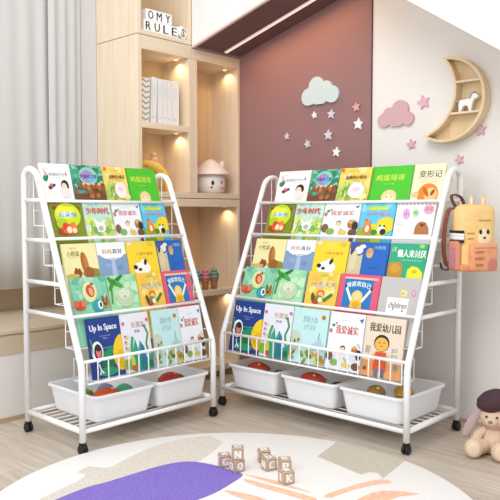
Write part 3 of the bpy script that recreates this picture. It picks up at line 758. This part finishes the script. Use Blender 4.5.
def d_children(A):
    A.rect(.22, .02, .76, .44, '#f0efee'); A.text('children', .50, .24, .46, .14, '#2a2a2c', .015); A.text('picture book', .50, .37, .24, .03, '#8a8a8a', 0)
    A.ell(.62, .58, .105, .095, '#d9ce72'); A.ell(.62, .58, .07, .06, '#d7d2c9'); A.ell(.60, .57, .035, .03, '#c9a870'); A.ell(.86, .60, .055, .08, '#d67fb4'); A.ell(.86, .60, .028, .045, '#c9c4c0')
    A.ell(.40, .13, .02, .02, '#3a3a3a'); A.ell(.64, .10, .02, .02, '#3a3a3a')
# --- tier 5
def d_space(A):
    A.text('Up In Space', .48, .82, .82, .12, '#eef1f6', .03); A.text('a journey to the', .50, .69, .34, .022, '#b9c8e6', 0); A.text('stars', .50, .65, .14, .018, '#b9c8e6', 0)
    A.ell(.62, .36, .28, .16, '#1c8a5a', 10); A.ell(.50, .22, .20, .10, '#12764f'); A.ell(.48, .10, .3, .10, '#2a9a6a')
    A.ell(.96, .38, .27, .42, '#f0c81f', -8); A.ell(.92, .26, .13, .24, '#e3b512'); A.line([(.3, .48), (.72, .5)], .02, '#36b06a')
    A.ell(.22, .44, .17, .24, '#f3f2f2'); A.ell(.24, .44, .12, .18, '#17244f'); A.ell(.25, .43, .08, .12, '#e0786a'); A.ell(.26, .49, .08, .06, '#2a1c1c')
    A.line([(.22, .24), (.26, .14), (.33, .08)], .04, '#e9eaf2'); A.line([(.27, .16), (.22, .06)], .03, '#e9eaf2')
    A.line([(.04, .66), (.08, .55), (.07, .42)], .03, '#5fae3a')
def d_dino(A):
    A.ell(.5, .90, .3, .05, '#e9e2ec'); A.text('长颈龙', .60, .80, .46, .09, '#b98a4a', .02); A.text('勇敢', .55, .685, .2, .045, '#3f7f94', .02)
    A.poly([(.30, 0), (.34, .40), (.44, .56), (.52, .36), (.60, .52), (.70, .44), (.78, .2), (1, .30), (1, 0)], '#2f9f86'); A.poly([(.55, 0), (.62, .46), (.72, .42), (.84, 0)], '#2b76a6')
    A.line([(.88, .25), (.82, .45), (.92, .62), (.84, .74)], .06, '#2f8f52'); A.ell(.82, .76, .06, .035, '#2f8f52'); A.line([(.34, .05), (.28, .40), (.36, .60)], .09, '#3aa55a')
    for k, y in enumerate((.3, .4, .5, .6)): A.ell(.12 + .03 * (k % 2), y, .07, .05, '#d9c5a0', 20); A.ell(.10, y + .02, .03, .03, '#a8463a')
    A.ell(.12, .14, .16, .15, '#7fae3c'); A.ell(.28, .18, .07, .16, '#d8d24a'); A.ell(.30, .07, .10, .07, '#c9562e'); A.ell(.08, .84, .05, .05, '#c86f8a'); A.ell(.93, .86, .05, .05, '#c86f8a')
    A.ell(.66, .10, .10, .08, '#18806a'); A.ell(.9, .1, .08, .1, '#246a3f')
def d_aqua(A):
    A.text('跟着大象', .50, .80, .42, .10, '#7fa7b0', .01); A.text('去学 游泳', .50, .66, .34, .09, '#8fb3b9', .01); A.ell(.86, .86, .065, .06, '#c98f3c'); A.ell(.86, .86, .03, .03, '#a5602a')
    A.ell(.10, .42, .20, .22, '#c2cdb9'); A.ell(.03, .30, .2, .2, '#b9c6ad'); A.ell(.12, .38, .022, .045, '#25231f'); A.ell(.22, .41, .022, .045, '#25231f')
    A.poly([(.60, .34), (.82, .48), (.96, .34), (.98, .26), (.56, .26)], '#a8cdd0'); A.line([(.78, .46), (.80, .58)], .02, '#6f8f98')
    A.splash(['#d9992e', '#e0ae3c', '#c77a28', '#6f9a3a', '#3f7a3a', '#e3c04a'], 34, (.04, .03, .98, .22), .03, .07, 15)
def d_kinder(A):
    A.text('我爱幼儿园', .50, .82, .78, .125, '#2a2522', .03)
    A.text('快乐', .13, .47, .13, .06, '#5a4a40', 0); A.text('成长', .13, .41, .13, .06, '#5a4a40', 0); A.text('宝贝', .80, .47, .15, .06, '#5f7a94', 0); A.text('爱 你', .80, .38, .15, .05, '#5f7a94', 0)
    A.rect(0, 0, 1, .26, '#dd9a5c'); A.ell(.46, .565, .195, .19, '#2a2320'); A.ell(.46, .545, .17, .155, '#e8b04c'); A.ell(.40, .57, .015, .02, '#2a2320', n=8); A.ell(.52, .57, .015, .02, '#2a2320', n=8); A.line([(.42, .515), (.50, .515)], .012, '#8a3a24')
    A.poly([(.30, .10), (.33, .42), (.60, .42), (.64, .10)], '#d4552c'); A.rect(.34, .0, .44, .14, '#5f6f8a'); A.rect(.50, .0, .60, .14, '#5f6f8a'); A.line([(.30, .38), (.20, .22)], .06, '#e0b078'); A.line([(.62, .38), (.72, .22)], .06, '#e0b078')
    A.ell(.86, .20, .06, .08, '#8a8f94'); A.ell(.1, .12, .05, .05, '#8a4a2a')

HH = {1: .251, 2: .249, 3: .232, 4: .262, 5: .230}
D = {}
FV = {1: .40, 2: .42, 3: .42, 4: .45, 5: 0}
def dz(k, tier, w, base, fn, **kw): D[k] = design(k, w, HH[tier], base, fn, f=FV[tier], **kw)
dz('white', 1, .175, '#f0efee', d_white); dz('forest', 1, .150, '#4fa287', d_forest); dz('yellow', 1, .150, '#f2d264', d_yellow)
dz('green', 1, .180, '#4cc02c', d_green, spine='#2f8f1c'); dz('metam', 1, .150, '#ebe2bf', d_metam)
dz('cloud', 2, .145, '#7d8a26', d_cloud); dz('youth', 2, .143, '#cfe6d4', d_youth); dz('honest', 2, .165, '#e9ecf4', d_honest); dz('fox', 2, .148, '#5cc3e3', d_fox); dz('bear', 2, .167, '#eceaf0', d_bear)
dz('squirrel', 3, .168, '#ece3a8', d_squirrel); dz('bluewhite', 3, .150, '#e9edf0', d_bluewhite); dz('cowdog', 3, .160, '#f2d131', d_cowdog); dz('bluebear', 3, .165, '#1f63b8', d_bluebear); dz('annoy', 3, .157, '#2fa479', d_annoy)
dz('fish', 4, .170, '#8accaa', d_fish); dz('tree', 4, .155, '#a6dcae', d_tree); dz('monkey', 4, .148, '#edc24e', d_monkey); dz('likeme', 4, .178, '#dc5676', d_likeme); dz('children', 4, .172, '#bdbab7', d_children)
dz('space', 5, .168, '#1a3a86', d_space); dz('dino', 5, .150, '#e4e4ee', d_dino); dz('aqua', 5, .165, '#bfe3e4', d_aqua); dz('honest5', 5, .150, '#e9ecf4', d_honest); dz('kinder', 5, .171, '#e3d2be', d_kinder)
LAY = {
 'L': {1: [('white', .018, .153), ('forest', .156, .306), ('yellow', .309, .430), ('green', .433, .594)],
       2: [('cloud', .022, .168), ('youth', .172, .304), ('honest', .313, .457), ('fox', .463, .597)],
       3: [('squirrel', .033, .187), ('bluewhite', .190, .330), ('cowdog', .335, .491), ('bluebear', .496, .636)],
       4: [('fish', .036, .196), ('tree', .201, .344), ('monkey', .348, .478), ('likeme', .482, .638)],
       5: [('space', .062, .212), ('dino', .214, .352), ('aqua', .372, .513), ('honest5', .516, .641)]},
 'R': {1: [('white', .082, .274), ('forest', .279, .437), ('yellow', .440, .604), ('green', .609, .804), ('metam', .807, .946)],
       2: [('cloud', .072, .230), ('youth', .238, .397), ('honest', .402, .591), ('fox', .598, .760), ('bear', .765, .938)],
       3: [('squirrel', .048, .235), ('bluewhite', .238, .401), ('cowdog', .403, .578), ('bluebear', .583, .770), ('annoy', .779, .940)],
       4: [('fish', .028, .220), ('tree', .223, .391), ('monkey', .404, .568), ('likeme', .575, .767), ('children', .771, .944)],
       5: [('space', .023, .208), ('dino', .210, .376), ('aqua', .380, .564), ('honest5', .572, .740), ('kinder', .745, .920)]}}
DESC = {'white': 'white picture book with dark title and a black-haired child', 'forest': 'teal forest picture book with a purple round title', 'yellow': 'yellow picture book with a pale pink animal in grass',
 'green': 'bright green picture book with yellow-green characters and an egg', 'metam': 'cream picture book with black title and orange figure', 'cloud': 'lime and brown book with blue title in pale box',
 'youth': 'pale green picture book with bold red title', 'honest': 'pale lilac picture book with red-brown title', 'fox': 'sky blue picture book with a fox and a panda', 'bear': 'white picture book with a brown bear and coloured title bubbles',
 'squirrel': 'pale yellow picture book with a squirrel tail', 'bluewhite': 'white and slate blue picture book', 'cowdog': 'yellow book with a black and white dog', 'bluebear': 'deep blue picture book with a beige left side',
 'annoy': 'green picture book with white title and yellow animal', 'fish': 'mint picture book with a red figure and blue-eyed fish', 'tree': 'light green picture book with leaves and a pale creature', 'monkey': 'orange-yellow picture book with a monkey',
 'likeme': 'blue book in a pink frame with a child raising both arms', 'children': 'grey picture book with a white block reading children', 'space': 'dark blue picture book Up In Space', 'dino': 'white picture book with green and blue dinosaurs',
 'aqua': 'pale aqua picture book with an elephant', 'honest5': 'pale lilac picture book with red-brown title', 'kinder': 'beige picture book with a boy in a red shirt'}
ROWN = {1: 'top row', 2: 'second row', 3: 'third row', 4: 'fourth row', 5: 'bottom basket'}
FL = {1: .8385, 2: .6855, 3: .5405, 4: .3825, 5: .2585}
used = set()
for side in ('R', 'L'):
    for tier, row in LAY[side].items():
        for (k, u0, u1) in row:
            src, w, h = BW[k]
            if k in used:
                e = src.copy(); COL.objects.link(e)
                for ch in src.children:
                    c = ch.copy(); COL.objects.link(c); c.parent = e
            else:
                e = src; used.add(k)
            z = FL[tier]; t_ = .009
            v = (z - HB) * SL + .032 if tier < 5 else .018           # bottom edge stands inside the tray
            ztop = z + {1: .247, 2: .243, 3: .225, 4: .252, 5: .226}[tier]
            vt = (ztop - HB) * SL + .008                             # top edge leans just behind the slope
            if tier == 5: vt = .066
            a = atan2(vt - v, ztop - z)
            M = FRAME[side] @ Matrix.Translation((u0, v, z + t_ * sin(a))) @ Matrix.Rotation(PI / 2 - a, 4, 'X') @ Matrix.Diagonal(((u1 - u0) / w, 1, 1, 1))
            e.matrix_world = M
            e['label'] = DESC[k] + ', %s, %s rack' % (ROWN[tier], 'smaller' if side == 'L' else 'wide')
            e['category'] = 'book'; e['group'] = 'picture books in the %s of the %s rack' % (ROWN[tier], 'smaller' if side == 'L' else 'wide')

# ------------------------------------------------------------------ bins and toys
def bin_mesh():
    bm = NB(); W, Dp, H = .300, .350, .109
    def rr(w, d, r, z): return [bm.verts.new((x, y, z)) for x, y in rrect(w, d, r, 4)]
    L = [rr(W - .055, Dp - .055, .02, .002), rr(W - .048, Dp - .048, .024, .006), rr(W - .018, Dp - .018, .026, H - .010), rr(W - .016, Dp - .016, .026, H - .010), rr(W, Dp, .03, H - .010), rr(W, Dp, .03, H - .002), rr(W - .004, Dp - .004, .029, H),
         rr(W - .016, Dp - .016, .024, H), rr(W - .021, Dp - .021, .023, H - .006), rr(W - .058, Dp - .058, .018, .008)]
    for a, b in zip(L, L[1:]):
        n = len(a)
        for k in range(n): bm.faces.new((a[k], a[(k + 1) % n], b[(k + 1) % n], b[k]))
    bm.faces.new(L[0][::-1]); bm.faces.new(L[-1])
    return bm
proto = obj('storage_bin', bin_mesh(), BIN); first = True
BINS = [('L', .212, 'white plastic bin nearer the window under the smaller rack'), ('L', .512, 'white plastic bin nearer the gap between the racks under the smaller rack'),
        ('R', .164, 'leftmost white plastic bin in the base of the wide rack'), ('R', .480, 'middle white plastic bin in the base of the wide rack'), ('R', .788, 'rightmost white plastic bin in the base of the wide rack')]
for (s, u, lab) in BINS:
    o = proto if first else proto.copy()
    if not first: COL.objects.link(o)
    first = False
    o.matrix_world = FRAME[s] @ Matrix.Translation((u, .186, .0867)); tag(o, lab, 'bin', 'white storage bins under the racks')
def toy(s, u, v, z, r, c, lab, kind='toy_ball', sq=(1, 1, .8)):
    bm = NB(); ball(bm, (0, 0, 0), (r * sq[0], r * sq[1], r * sq[2]), n=20)
    e = empty(kind); e.matrix_world = FRAME[s] @ Matrix.Translation((u, v, z)); tag(e, lab, 'toy', 'toys in the storage bins')
    obj('body', bm, mat(c, .4), e)
    bm = NB(); lathe(bm, [(r * .96 * sq[0], -.002), (r * 1.02 * sq[0], 0), (r * .96 * sq[0], .002)], 24, Matrix.Translation((0, 0, 0))); obj('seam', bm, mat('#f0e6d8', .5), e)
    bm = NB(); ball(bm, (r * .4, -r * .3, r * .66 * sq[2]), r * .22); obj('knob', bm, mat('#e8d9a8', .5), e)
toy('L', .165, .085, .172, .043, '#d9532a', 'orange red toy in the bin nearer the window', sq=(1.3, 1, .75))
toy('L', .135, .185, .160, .034, '#6a9a3c', 'green toy behind the orange one in the bin nearer the window')
toy('L', .262, .100, .170, .036, '#4fae86', 'mint green toy in the right half of the bin nearer the window')
toy('L', .245, .205, .156, .036, '#6f8fb8', 'dull blue toy at the back of the bin nearer the window')
toy('L', .500, .100, .172, .042, '#c23a2c', 'red toy in the bin nearer the gap between the racks', sq=(1.4, .9, .8))
toy('L', .590, .150, .150, .032, '#5a3f3a', 'dark brown toy beside the red one near the gap between the racks')
toy('R', .140, .095, .172, .042, '#b8452c', 'red brown toy in the leftmost bin of the wide rack', sq=(1.5, .9, .8))
toy('R', .240, .120, .154, .034, '#3f4a58', 'dark grey blue toy in the leftmost bin of the wide rack')
toy('R', .455, .095, .172, .044, '#c2402c', 'red toy in the middle bin of the wide rack', sq=(1.5, .9, .8))
toy('R', .560, .125, .154, .032, '#4a3a36', 'dark toy at the right of the middle bin of the wide rack')
toy('R', .760, .110, .172, .038, '#a8803c', 'ochre toy in the rightmost bin of the wide rack')
toy('R', .862, .150, .182, .040, '#c99a3f', 'mustard toy with a small knob standing in the rightmost bin')

# ------------------------------------------------------------------ rug
RC = (1.4128, 1.4091); RR = .7484; ZR = .010
rug = empty('rug', (RC[0], RC[1], 0)); tag(rug, 'round white rug with purple, greige and peach leaf shapes on the wood floor', 'rug')
rm = mat('#f3f0ee', .95, bump=.35, bscale=350)
bm = NB(); lathe(bm, [(0, .0005), (RR - .004, .0005), (RR, .003), (RR, ZR - .003), (RR - .004, ZR), (0, ZR)], 120); obj('pile', bm, rm, rug)
def patch(name, P, m, z, sm=3):
    # clip to the rug's circle
    Q = []
    for x, y in (smooth_closed(P, sm) if sm > 1 else P):
        dx, dy = x - RC[0], y - RC[1]; d = sqrt(dx * dx + dy * dy)
        k = min(1, (RR - .0045) / d) if d else 1
        Q.append((dx * k, dy * k))
    bm = NB(); prism(bm, Q, ZR - .0008, ZR + z); o = obj(name, bm, m, rug); return o
PU = mat('#7a66bd', .95, '#8b78cd', 160, bump=.5, bscale=380)
GR = mat('#cfc6ba', .95, '#dcd5cb', 120, bump=.3, bscale=380)
GR2 = mat('#bdb4a4', .95, '#ccc4b5', 160, bump=.3, bscale=380)
PE = mat('#e9b596', .95, '#efc6ad', 60)
patch('purple_leaf', [(1.129, 1.864), (1.237, 1.875), (1.292, 1.866), (1.392, 1.86), (1.522, 1.851), (1.609, 1.813), (1.646, 1.73), (1.653, 1.649), (1.653, 1.587), (1.57, 1.561), (1.485, 1.545), (1.419, 1.545), (1.276, 1.562), (1.144, 1.625), (1.064, 1.758), (1.067, 1.845)], PU, .0009)
patch('greige_leaf', [(1.091, 1.906), (1.243, 1.942), (1.291, 1.967), (1.285, 2.013), (1.342, 2.03), (1.37, 1.977), (1.395, 1.967), (1.475, 1.994), (1.58, 2.02), (1.671, 2.031), (1.77, 2.01), (1.857, 1.969), (1.842, 1.872), (1.747, 1.826), (1.642, 1.787), (1.593, 1.796), (1.506, 1.832), (1.381, 1.846), (1.228, 1.861), (1.121, 1.851), (1.059, 1.833), (.968, 1.812)], GR, .0005, 1)
arc = [(2.137 + 0, 1.557)]
a0 = atan2(1.557 - RC[1], 2.138 - RC[0]); a1 = atan2(1.259 - RC[1], 2.148 - RC[0])
P = [(RC[0] + (RR - .0042) * cos(a0 + (a1 - a0) * k / 12), RC[1] + (RR - .0042) * sin(a0 + (a1 - a0) * k / 12)) for k in range(13)]
patch('greige_wedge', P + [(1.945, 1.227), (1.976, 1.266), (1.962, 1.293), (1.924, 1.299), (1.962, 1.514)], GR2, .0005, 1)
for L_ in ([(1.66, 1.589), (1.69, 1.455), (1.691, 1.324), (1.672, 1.419), (1.659, 1.506)], [(1.631, 1.555), (1.652, 1.423), (1.667, 1.293), (1.636, 1.293), (1.622, 1.397), (1.61, 1.515)],
           [(1.516, 1.543), (1.551, 1.45), (1.55, 1.374), (1.508, 1.44)], [(1.706, 1.285), (1.794, 1.272), (1.898, 1.246), (1.942, 1.217), (1.932, 1.185), (1.88, 1.216), (1.785, 1.246), (1.698, 1.26)],
           [(1.726, 1.186), (1.819, 1.187), (1.875, 1.156), (1.915, 1.073), (1.856, 1.109), (1.795, 1.124)], [(1.56, 1.32), (1.60, 1.24), (1.60, 1.14), (1.56, 1.18), (1.53, 1.28)]):
    patch('peach_streak', L_, PE, .0004)

# ------------------------------------------------------------------ letter blocks on the rug
BS = .041
bw = wood('#c3ad99', '#d6c4b3', 'X')
def block(x, y, z, rz, chs, lab):
    e = empty('letter_block', (x, y, z), (0, 0, rz)); tag(e, lab, 'toy block', 'wooden letter blocks on the rug')
    s = BS; bm = NB(); box(bm, -s / 2, s / 2, -s / 2, s / 2, 0, s); bevel_all(bm, .0022, 2); obj('block', bm, bw, e)
    bm = NB(); ms = []
    FR = [Matrix.Translation((-s / 2, -s / 2 - .0001, 0)) @ Matrix.Rotation(PI / 2, 4, 'X'),
          Matrix.Translation((-s / 2 - .0001, s / 2, 0)) @ Matrix.Rotation(-PI / 2, 4, 'Z') @ Matrix.Rotation(PI / 2, 4, 'X'),
          Matrix.Translation((-s / 2, -s / 2, s + .0001))]
    for M, ch in zip(FR, chs):
        A = Art(bm, ms, s, s, 0, M)
        for (a, b_, c, d) in ((.07, .07, .93, .13), (.07, .87, .93, .93), (.07, .13, .13, .87), (.87, .13, .93, .87)): A.rect(a, b_, c, d, '#8f7660')
        A.rect(.13, .13, .87, .87, '#cdb8a4')
        A.text(ch, .5, .5, .14 if ch == 'I' else .46, .52, '#f7f1e8', .06)
    obj('letters', bm, ms, e, fix=False)
TZ = ZR + .0011
block(1.668, 1.690, TZ, -.62, ('G', 'E', 'A'), 'wooden letter block at the left end of the three block base, showing G')
block(1.664, 1.627, TZ, -.22, ('Q', 'O', 'H'), 'wooden letter block showing Q, carrying the block with N')
block(1.667, 1.625, TZ + BS + .0003, -.78, ('N', 'L', 'C'), 'wooden letter block showing N, stacked on top of another block')
block(1.795, 1.621, TZ, -.62, ('T', 'F', 'M'), 'wooden letter block showing T, furthest from the camera in the right cluster')
block(1.750, 1.558, TZ, -.30, ('C', 'N', 'D'), 'wooden letter block showing N on its left face in the right cluster')
block(1.778, 1.510, TZ, -.70, ('P', 'S', 'B'), 'wooden letter block showing P in the right cluster')
block(1.70, 1.437, TZ, -.38, ('K', 'I', 'W'), 'wooden letter block showing K, nearest in the right cluster')

# ------------------------------------------------------------------ backpack hanging at the rack's side
BPL = Vector((2.500, 1.190, .665)); BPR = -.61
bp = empty('backpack', BPL, (0, 0, BPR)); tag(bp, "child's yellow and orange animal face backpack hanging on the side of the wide rack", 'backpack')
INV = (Matrix.Translation(BPL) @ Matrix.Rotation(BPR, 4, 'Z')).inverted()
def rbox(bm, cx, cy, cz, sx, sy, sz, r=.02, seg=3, mi=0):
    b = NB(); box(b, cx - sx / 2, cx + sx / 2, cy - sy / 2, cy + sy / 2, cz - sz / 2, cz + sz / 2)
    bmesh.ops.bevel(b, geom=b.edges[:], offset=r, segments=seg, affect='EDGES', profile=.5)
    me = bpy.data.meshes.new('tmp'); b.to_mesh(me); b.free()
    k = len(bm.faces); bm.from_mesh(me); bpy.data.meshes.remove(me)
    bm.faces.ensure_lookup_table()
    for f in bm.faces[k:]: f.smooth = True; f.material_index = mi
YEL = mat('#ebc27c', .8, '#efca8a', 40); ORG = mat('#dd9468', .8, '#e3a078', 40); MAR = mat('#8a4a38', .7)
bm = NB(); rbox(bm, 0, 0, .128, .150, .085, .250, .032, 5); obj('body', bm, YEL, bp)
bm = NB(); rbox(bm, .012, -.050, .055, .112, .03, .105, .013, 3); obj('front_pocket', bm, ORG, bp)
bm = NB(); rbox(bm, -.076, 0, .060, .02, .072, .110, .008, 3); obj('side_pocket', bm, mat('#d08a70', .8), bp)
bm = NB(); box(bm, -.0755, .0755, -.0435, .0435, .0015, .03); bevel_all(bm, .01, 2); obj('base', bm, ORG, bp)
for x in (-.018, .030):
    bm = NB(); ball(bm, (x, -.010, .262), (.010, .006, .026)); obj('ear', bm, mat('#e9c08c', .8), bp)
    bm = NB(); ball(bm, (x, -.015, .262), (.005, .003, .017)); obj('ear_lining', bm, mat('#f2e2c8', .8), bp)
bm = NB(); ball(bm, (.020, -.041, .128), (.027, .005, .034)); obj('muzzle', bm, mat('#f1dcba', .8), bp)
for x, z in ((.003, .150), (.033, .150)):
    bm = NB(); ball(bm, (x, -.0455, z), (.0055, .003, .009)); obj('eye', bm, BLACK, bp)
bm = NB(); ball(bm, (.019, -.0465, .128), (.006, .003, .004)); obj('nose', bm, BLACK, bp)
bm = NB()
for (x, z, w) in ((-.035, .142, .030), (-.036, .122, .024), (.020, .190, .05)): box(bm, x - w / 2, x + w / 2, -.0437, -.0415, z, z + .005)
obj('stripe', bm, mat('#c98a4e', .8), bp)
bm = NB(); ms = []
A = Art(bm, ms, .11, .10, 0, Matrix.Translation((-.043, -.0653, .005)) @ Matrix.Rotation(PI / 2, 4, 'X'))
A.line([(.12, .86), (.9, .86)], .02, '#a85f3c')
for i, t in enumerate(('A HAPPY', 'MONDAY', 'BEAR')): A.text(t, .30, .70 - i * .24, .36 if i < 2 else .26, .09, '#8f4a30', .01)
A.ell(.78, .24, .17, .20, '#c07a68'); A.rect(.62, .02, .94, .12, '#c07a68')
obj('pocket_print', bm, ms, bp, fix=False)
bm = NB(); box(bm, -.0885, -.0865, -.02, .02, .02, .09); obj('pocket_patch', bm, mat('#bf8290', .8), bp)
for z, c in ((.150, '#26221f'), (.138, '#f3efe9'), (.126, '#f3efe9'), (.114, '#26221f')):
    bm = NB(); rbox(bm, -.012, 0, z, .132, .089, .010 if c != '#f3efe9' else .0118, .003, 1)
    # band only over the left side
    bmesh.ops.bisect_plane(bm, geom=bm.verts[:] + bm.edges[:] + bm.faces[:], plane_co=(-.063, 0, 0), plane_no=(1, 0, 0), clear_outer=True)
    obj('side_band', bm, mat(c, .7), bp)
def loc(P): return [tuple(INV @ Vector(p)) for p in P]
def strap(pts, w, th, name, m):
    # flat ribbon along points
    P = [Vector(p) for p in smooth_open(pts)]
    bm = NB(); R_ = []
    for i, p in enumerate(P):
        t = (P[min(i + 1, len(P) - 1)] - P[max(i - 1, 0)]).normalized()
        s_ = t.cross(Vector((0, 1, 0)))
        if s_.length < .1: s_ = Vector((1, 0, 0))
        s_.normalize(); n_ = t.cross(s_).normalized()
        R_.append([bm.verts.new(p + n_ * w / 2 + s_ * th / 2), bm.verts.new(p - n_ * w / 2 + s_ * th / 2), bm.verts.new(p - n_ * w / 2 - s_ * th / 2), bm.verts.new(p + n_ * w / 2 - s_ * th / 2)])
    for a, b in zip(R_, R_[1:]):
        for k in range(4): bm.faces.new((a[k], a[(k + 1) % 4], b[(k + 1) % 4], b[k]))
    bm.faces.new(R_[0][::-1]); bm.faces.new(R_[-1])
    return obj(name, bm, m, bp, smooth=False)
def smooth_open(P, n=6):
    out = []; Q = [P[0]] + list(P) + [P[-1]]
    for i in range(1, len(Q) - 2):
        p0, p1, p2, p3 = [Vector(Q[i + k - 1]) for k in range(4)]
        for k in range(n):
            t = k / n; out.append(.5 * ((2 * p1) + (p2 - p0) * t + (2 * p0 - 5 * p1 + 4 * p2 - p3) * t * t + (3 * p1 - p0 - 3 * p2 + p3) * t ** 3))
    out.append(Vector(P[-1])); return out
strap([(-.050, .040, .235), (-.078, .046, .232), (-.094, .046, .17), (-.098, .046, .09), (-.09, .046, .035), (-.072, .043, .012)], .022, .008, 'shoulder_strap', MAR)
strap([(-.072, .043, .012), (-.085, .046, .002), (-.104, .048, .008), (-.108, .050, .03)], .010, .004, 'strap_webbing', mat('#3a2f2b', .7))
strap([(-.052, .034, .236), (-.072, .040, .275), (-.060, .046, .290), (-.030, .046, .280), (-.018, .036, .244)], .016, .006, 'top_handle', mat('#6f3f3c', .7))

# ------------------------------------------------------------------ plush rabbit with beret
BL = (2.466, 1.084, 0)
pr = empty('plush_rabbit', BL, (0, 0, -1.13)); pr.scale = (1.07, 1.07, 1.07); tag(pr, 'beige plush rabbit in a dark plum beret sitting on the floor by the right wall', 'soft toy')
SK = mat('#dcbfa6', .85, bump=.2, bscale=500); EARM = mat('#b8a09a', .85); PLUM = mat('#4b3339', .85, bump=.2, bscale=500)
bm = NB(); lathe(bm, [(0, .002), (.034, .003), (.044, .015), (.045, .035), (.038, .06), (.028, .080), (.020, .092), (0, .095)], 28); obj('body', bm, SK, pr, fix=True)
bm = NB(); ball(bm, (0, -.004, .128), (.047, .043, .041), n=28); obj('head', bm, SK, pr)
bm = NB(); ball(bm, (-.010, -.044, .117), (.018, .014, .013), n=20); obj('muzzle', bm, mat('#e3cbb4', .85), pr)
bm = NB(); ball(bm, (-.012, -.058, .121), (.0085, .006, .006), n=14); obj('nose', bm, mat('#a07a72', .6), pr)
for x in (-.024, .010):
    bm = NB(); ball(bm, (x, -.0415 if x < 0 else -.045, .134), .0042, n=12); obj('eye', bm, BLACK, pr)
bm = NB(); lathe(bm, [(0, -.010), (.044, -.010), (.049, -.006), (.054, .006), (.060, .020), (.050, .040), (.028, .052), (0, .055)], 30, Matrix.Translation((.006, .002, .163)) @ Matrix.Rotation(-.38, 4, 'Y')); obj('beret', bm, PLUM, pr)
bm = NB(); ball(bm, (-.048, -.012, .160), (.006, .006, .008), n=12); obj('beret_button', bm, mat('#7a5a5c', .7), pr)
for sx in (-1, 1):
    bm = NB(); P = smooth_open([(sx * .036, -.004, .152), (sx * .060, -.012, .125), (sx * .078, -.02, .092), (sx * .090, -.028, .062), (sx * .093, -.03, .052)], 5)
    n = len(P); R = [.007 + .010 * sin(PI * min(1, (i + 2) / (n + 1))) for i in range(n)]; R[-1] = .004
    tube(bm, P, R, 14)
    for v in bm.verts: v.co.y = -.018 + (v.co.y + .018) * .5
    obj('ear', bm, EARM, pr)
    bm = NB(); P = smooth_open([(sx * .026, -.006, .080), (sx * .048, -.022, .066), (sx * .056, -.042, .050)], 5); tube(bm, P, [.013 + .005 * i / len(P) for i in range(len(P))], 14)
    ball(bm, P[-1], .0185); obj('arm', bm, SK, pr)
FEETS = [(-.064, -.082), (.022, -.098)]
for sx, (fx, fy) in zip((-1, 1), FEETS):
    bm = NB(); P = [(sx * .018, -.01, .030), ((sx * .018 + fx) / 2, fy * .55, .030), (fx, fy + .02, .032)]
    P = smooth_open(P, 5); tube(bm, P, [.024 + .004 * i / len(P) for i in range(len(P))], 18); ball(bm, (fx, fy, .0335), (.031, .020, .033), n=22)
    lg = obj('leg', bm, SK, pr)
    bm = NB(); ball(bm, (fx * 1.02, fy - .0165, .034), (.0225, .006, .0245), n=20); obj('foot_pad', bm, mat('#e9cdb2', .85), lg)
bm = NB(); lathe(bm, [(.020, -.004), (.027, -.002), (.027, .004), (.020, .006)], 24, Matrix.Translation((0, -.002, .089))); obj('collar', bm, mat('#c9a894', .8), pr)

# ------------------------------------------------------------------ light
w = bpy.data.worlds.new('daylight'); SC.world = w; w.use_nodes = True
bg = w.node_tree.nodes['Background']; bg.inputs['Color'].default_value = (.93, .965, 1, 1); bg.inputs['Strength'].default_value = 1.05
def area(name, loc, target, size, e, col=(1, 1, 1), sy=None):
    L = bpy.data.lights.new(name, 'AREA'); L.energy = e; L.color = col; L.size = size
    if sy: L.shape = 'RECTANGLE'; L.size_y = sy
    o = bpy.data.objects.new(name, L); COL.objects.link(o); o.location = loc
    o.rotation_euler = (Vector(target) - Vector(loc)).to_track_quat('-Z', 'Y').to_euler()
    return o
area('overhead_fill', (.3, .9, 2.9), (2.0, 1.7, .5), 1.6, 38, (1, .985, .96))  # added soft fill from above, brightens the racks; no lamp modelled
area('left_fill', (-1.2, 1.9, 1.6), (2.2, 1.6, .6), 1.4, 22, (.94, .97, 1))  # added cool fill from the left, inside the room, away from the window
# glow of the LED strip
L = area('strip_lamp', (2.613, 2.22, zl(2.22) - .016), (2.66, 2.21, 0), .02, 1.5, (1, .56, .22), .72)
L.rotation_euler = (math.atan(-.26133), 0, 0)
SC.view_settings.view_transform = 'Standard'; SC.view_settings.look = 'None'; SC.view_settings.gamma = 1; SC.view_settings.exposure = 0
SC.view_settings.use_curve_mapping = False
